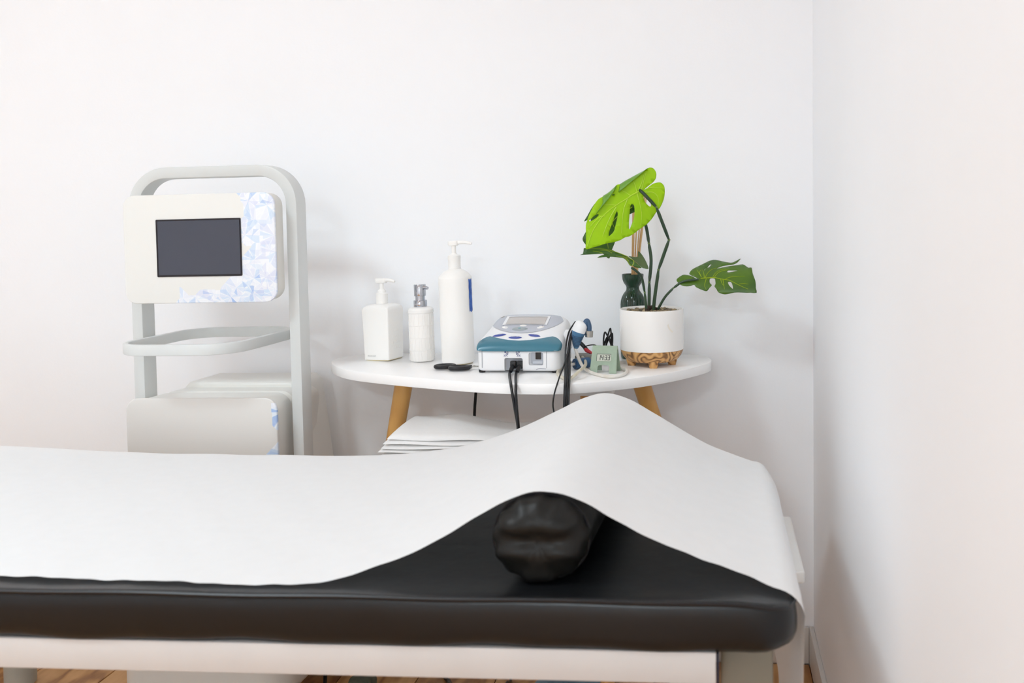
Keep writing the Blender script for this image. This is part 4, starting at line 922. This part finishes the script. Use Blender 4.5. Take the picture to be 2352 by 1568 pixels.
# stems: jointed segments that lean in depth from the pot to the leaf
def stem(P, ys_, joints, r0, r1, parent=pt):
    pts = [Vector((p[0], y, p[1]))-PC for p, y in zip(P, ys_)]
    pts[0].z = .118
    n = len(pts); path = []; 
    if joints is None: path = catmull(pts, 6); cuts = [0, len(path)-1]
    else: path = pts; cuts = [0]+joints+[n-1]
    for a, c in zip(cuts[:-1], cuts[1:]):
        seg_ = path[a:c+1]
        L_ = sum((seg_[i+1]-seg_[i]).length for i in range(len(seg_)-1))
        s0, s1 = seg_[0], seg_[-1]
        q = [s0.lerp(seg_[1], min(.9, .0012/max(.001, (seg_[1]-s0).length)))]+seg_[1:-1]+[s1.lerp(seg_[-2], min(.9, .0012/max(.001, (s1-seg_[-2]).length)))]
        fa, fb = a/(len(path)-1), c/(len(path)-1)
        bmobj('stem_segment', tube(q, lambda t: (r0+(r1-r0)*(fa+(fb-fa)*t))*(1-.35*max(0, (abs(t-.5)-.47)/.03)), 10, 5), STEM, parent)
        if a: bmobj('stem_joint', tube([s0-Vector((0, 0, .0016)), s0+Vector((0, 0, .0016))], r1*.85, 8, 1, smooth=False), JOINT, parent)
    base = pts[0]; bmobj('stem_base', tube([base, base.lerp(pts[1], .25 if pts[1].z-base.z > .02 else .6)], r0*1.18, 10, 1, smooth=False), STEMB, parent)
stem(S1, [2.160, 2.158, 2.15, 2.135, 2.105, 2.10, 2.108], [2, 3, 4], .0040, .0036)
stem(S2, [2.165, 2.168, 2.17, 2.172, 2.175, 2.18, 2.18], [1, 3], .0038, .0036)
stem(S3, [2.150, 2.146, 2.138, 2.130, 2.124], [1], .0030, .0029)
stem(S4, [2.165, 2.160, 2.158, 2.155, 2.150], [2], .0030, .0026)
for k in range(3):
    bmobj('stem_stub', tube([(-.006+.006*k, -.008, .118), (-.004+.007*k, -.009, .132+.004*(k % 2))], .0034, 8, 1, smooth=False), STEMB, pt)
def leaf(name, outl, holes, Y, dep, m, veins=None, vm=None, vr=.0011, sm=3, cuts=14, label=None, thick=.0009, extra=None, voff=-.0011):
    b = bmesh.new()
    def ringv(pts, n):
        P = catmull([Vector((p[0], p[1], 0)) for p in pts], n, True) if n > 1 else [Vector((p[0], p[1], 0)) for p in pts]
        V = [b.verts.new((p.x, 0, p.y)) for p in P]
        return [b.edges.new((V[i], V[(i+1) % len(V)])) for i in range(len(V))]
    E = ringv(outl, sm)
    for h in holes or []: E += ringv(h, sm)
    bmesh.ops.triangle_fill(b, edges=E, use_beauty=True, normal=(0, -1, 0))
    xs = [p[0] for p in outl]; zs = [p[1] for p in outl]
    for k in range(1, cuts):
        x = min(xs)+(max(xs)-min(xs))*k/cuts; bmesh.ops.bisect_plane(b, geom=b.verts[:]+b.edges[:]+b.faces[:], plane_co=(x, 0, 0), plane_no=(1, 0, 0), dist=1e-6)
        z = min(zs)+(max(zs)-min(zs))*k/cuts; bmesh.ops.bisect_plane(b, geom=b.verts[:]+b.edges[:]+b.faces[:], plane_co=(0, 0, z), plane_no=(0, 0, 1), dist=1e-6)
    for v in b.verts: v.co = Vector((v.co.x, Y+dep(v.co.x, v.co.z), v.co.z))-PC
    o = bmobj(name, b, m, pt, 180, label=label); solid(o, thick, 0)
    if veins:
        vb = bmesh.new()
        for i, ve in enumerate(veins): tube([Vector((p[0], Y+dep(*p)+voff, p[1]))-PC for p in ve], lambda t, i=i: (vr*1.5 if i == 0 else vr)*(1-.6*t), 6, 5, vb)
        bmobj('veins', vb, vm, o)
    return o
def dep_big(x, z):
    # hinge line is the midrib, tip comes towards the viewer
    ax_, az_ = -.172, 1.128; dx, dz = x-ax_, z-az_; along_ = -(dx*.66+dz*.75); perp = dx*.75-dz*.66
    return -.24*max(0, along_)+.10*max(0, -along_)+1.3*perp*perp+.12*perp-.012
bl = leaf('leaf', BIG, BIG_H, 2.12, dep_big, LIME, BIG_V, LVEIN, .0011, 3, 16, 'large bright lime leaf with slits')
for (fo, fr_) in FLAP:
    n = 24; A = catmull([Vector((p[0], 0, p[1])) for p in fo], n//(len(fo)-1)); B = catmull([Vector((p[0], 0, p[1])) for p in fr_], n//(len(fr_)-1)); n = min(len(A), len(B))-1
    def fl(u, v, A=A, B=B, n=n):
        i = min(n, int(round(u*n))); p = A[i].lerp(B[i], v); q = A[i]
        return Vector((p.x, 2.12+dep_big(q.x, q.z)*(1-v)+dep_big(p.x, p.z)*v-.010*math.sin(PI*.5*v)**.6*(1 if 0 < i < n else .25), p.z))-PC
    o = bmobj('leaf_edge', grid(fl, n, 6), LIMEB, bl, 180); solid(o, .0008, 0)
leaf('leaf', DARK, None, 2.175, lambda x, z: .25*(x+.22)+.9*(x+.22)**2, GREEN, DARK_V, GVEIN, .0009, 3, 10, 'dark green leaf behind the lime leaf')
lo2 = leaf('leaf', LOW, None, 2.12, lambda x, z: -.30*min(0, x+.19)*-.5+.25*(z-.95), GREEN, LOW_V, GVEIN, .0008, 2, 8, 'dark green leaf seen edge-on, low on the left')
leaf('leaf', LOW2, None, 2.135, lambda x, z: .5*(z-.96)+.2*(x+.19), GREEN2, None, None, .0008, 2, 6, 'grey-green folded half of the low leaf')
leaf('leaf', RGT, RGT_H, 2.15, lambda x, z: -.10*(x+.03)+.55*(z-.945)+2.0*(z-.945)**2*6, RGREEN, RGT_V, GVEIN, .0009, 2, 14, 'green leaf with holes reaching out to the right')

# ------------------------------------------------------------------ reed diffuser
vs = thing('reed_diffuser', 'dark green ribbed glass reed diffuser behind the plant pot', 'diffuser', (-.1945, 2.272, TZ))
bmobj('vase', lathe([(.0265, 0), (.0290, .002), (.0292, .006), (.0292, .128), (.0284, .137), (.0262, .1455), (.0222, .1535), (.0172, .1600), (.0152, .1640), (.0150, .1695), (.0168, .1735), (.0212, .1795), (.0242, .1875), (.0256, .1960), (.0260, .2005), (.0252, .2005), (.0235, .188), (.0150, .174), (.0138, .166), (.012, .15)], 120, fn=lambda a, z: 1+.012*math.sin(a*40)*(1 if .004 < z < .197 else 0), cap1=True), VASE, vs, 25)
for k, (x0, x1, z1, dy) in enumerate(((-.004, .002, .394, .004), (.001, .006, .40, -.003), (.004, .013, .398, .006), (.007, .024, .395, 0.0), (.0095, .030, .392, .004), (.011, .0345, .388, -.003))):
    bmobj('reed', tube([(x0*.6, 0, .170), (x1, dy*2, z1)], .0017, 8, 1, smooth=False), REED, vs)

# ------------------------------------------------------------------ things on the floor behind the bed
t = thing('waste_bin', 'small grey cylindrical bin on the floor behind the bed', 'bin', (-1.645, 2.15, 0))
bmobj('body', lathe([(.029, 0), (.033, .004), (.0365, .30), (.0365, .302), (.034, .302), (.031, .02), (.01, .018)], 36), BIN, t)
bmobj('rim', tube([(.0365*math.cos(a), .0365*math.sin(a), .301) for a in [2*PI*i/30 for i in range(30)]], .002, 6, 1, closed=True), BIN, t)
t = thing('floor_box', 'low white box at the foot of the back wall, left edge', 'box', (-1.86, 2.25, 0))
bmobj('body', box(-.10, .10, -.04, .08, 0, .14, .003), BOXW, t); bmobj('lid', box(-.103, .103, -.043, .083, .14, .155, .003), BOXW, t)
t = thing('rolled_cloth', 'rolled grey-green cloth on the floor beside the table leg', 'cloth', (-.81, 2.08, 0))
b_ = bmesh.new(); R_s = []
for i in range(13):
    x = -.05+.1*i/12; R_s.append([b_.verts.new((x*.45+.012*math.cos(.0), -.05+.1*i/12, .034)) for _ in ()])
b_ = tube([(0, -.07, .032), (.002, -.03, .033), (-.001, .03, .032), (.001, .07, .031)], lambda q: .029+.0022*math.sin(q*21), 18, 6)
for v in b_.verts: v.co.x *= .85; v.co.z = max(.001, v.co.z+.0015*math.sin(v.co.y*140+v.co.x*90))
bmobj('roll', b_, CLOTH, t)
t = thing('floor_cable', 'black cable lying on the wood floor under the table', 'cable', (-.60, 2.12, 0))
bmw('cord', tube([(-.70, 2.30, .006), (-.63, 2.2, .006), (-.612, 2.14, .025), (-.58, 2.10, .02), (-.52, 2.04, .006), (-.45, 2.02, .006)], .0055, 8, 6), CABLE, t)
t = thing('floor_lead', 'thin black lead on the wood floor near the blue pedal', 'cable', (-.49, 2.2, 0))
bmw('cord', tube([(-.50, 2.31, .004), (-.485, 2.21, .004), (-.48, 2.15, .03), (-.476, 2.10, .02), (-.46, 2.03, .004)], .003, 8, 6), CABLE, t)
t = thing('foot_pedal', 'blue oval foot pedal on the floor under the table', 'pedal', (-.318, 2.03, 0))
bmobj('housing', lathe([(.085, 0), (.09, .006), (.088, .05), (.078, .085), (.05, .103), (.02, .108)], 44), PEDAL, t)
bmobj('base_plate', lathe([(.094, 0), (.096, .004), (.094, .008)], 44), BLACKP, t)
t = thing('machine_cable', 'black cable trailing from the treatment machine base', 'cable', (-.90, 2.16, 0))
bmw('cord', tube([(-.98, 2.25, .11), (-.93, 2.2, .06), (-.915, 2.17, .02), (-.90, 2.12, .006), (-.86, 2.0, .006)], .0045, 8, 6), CABLE, t)
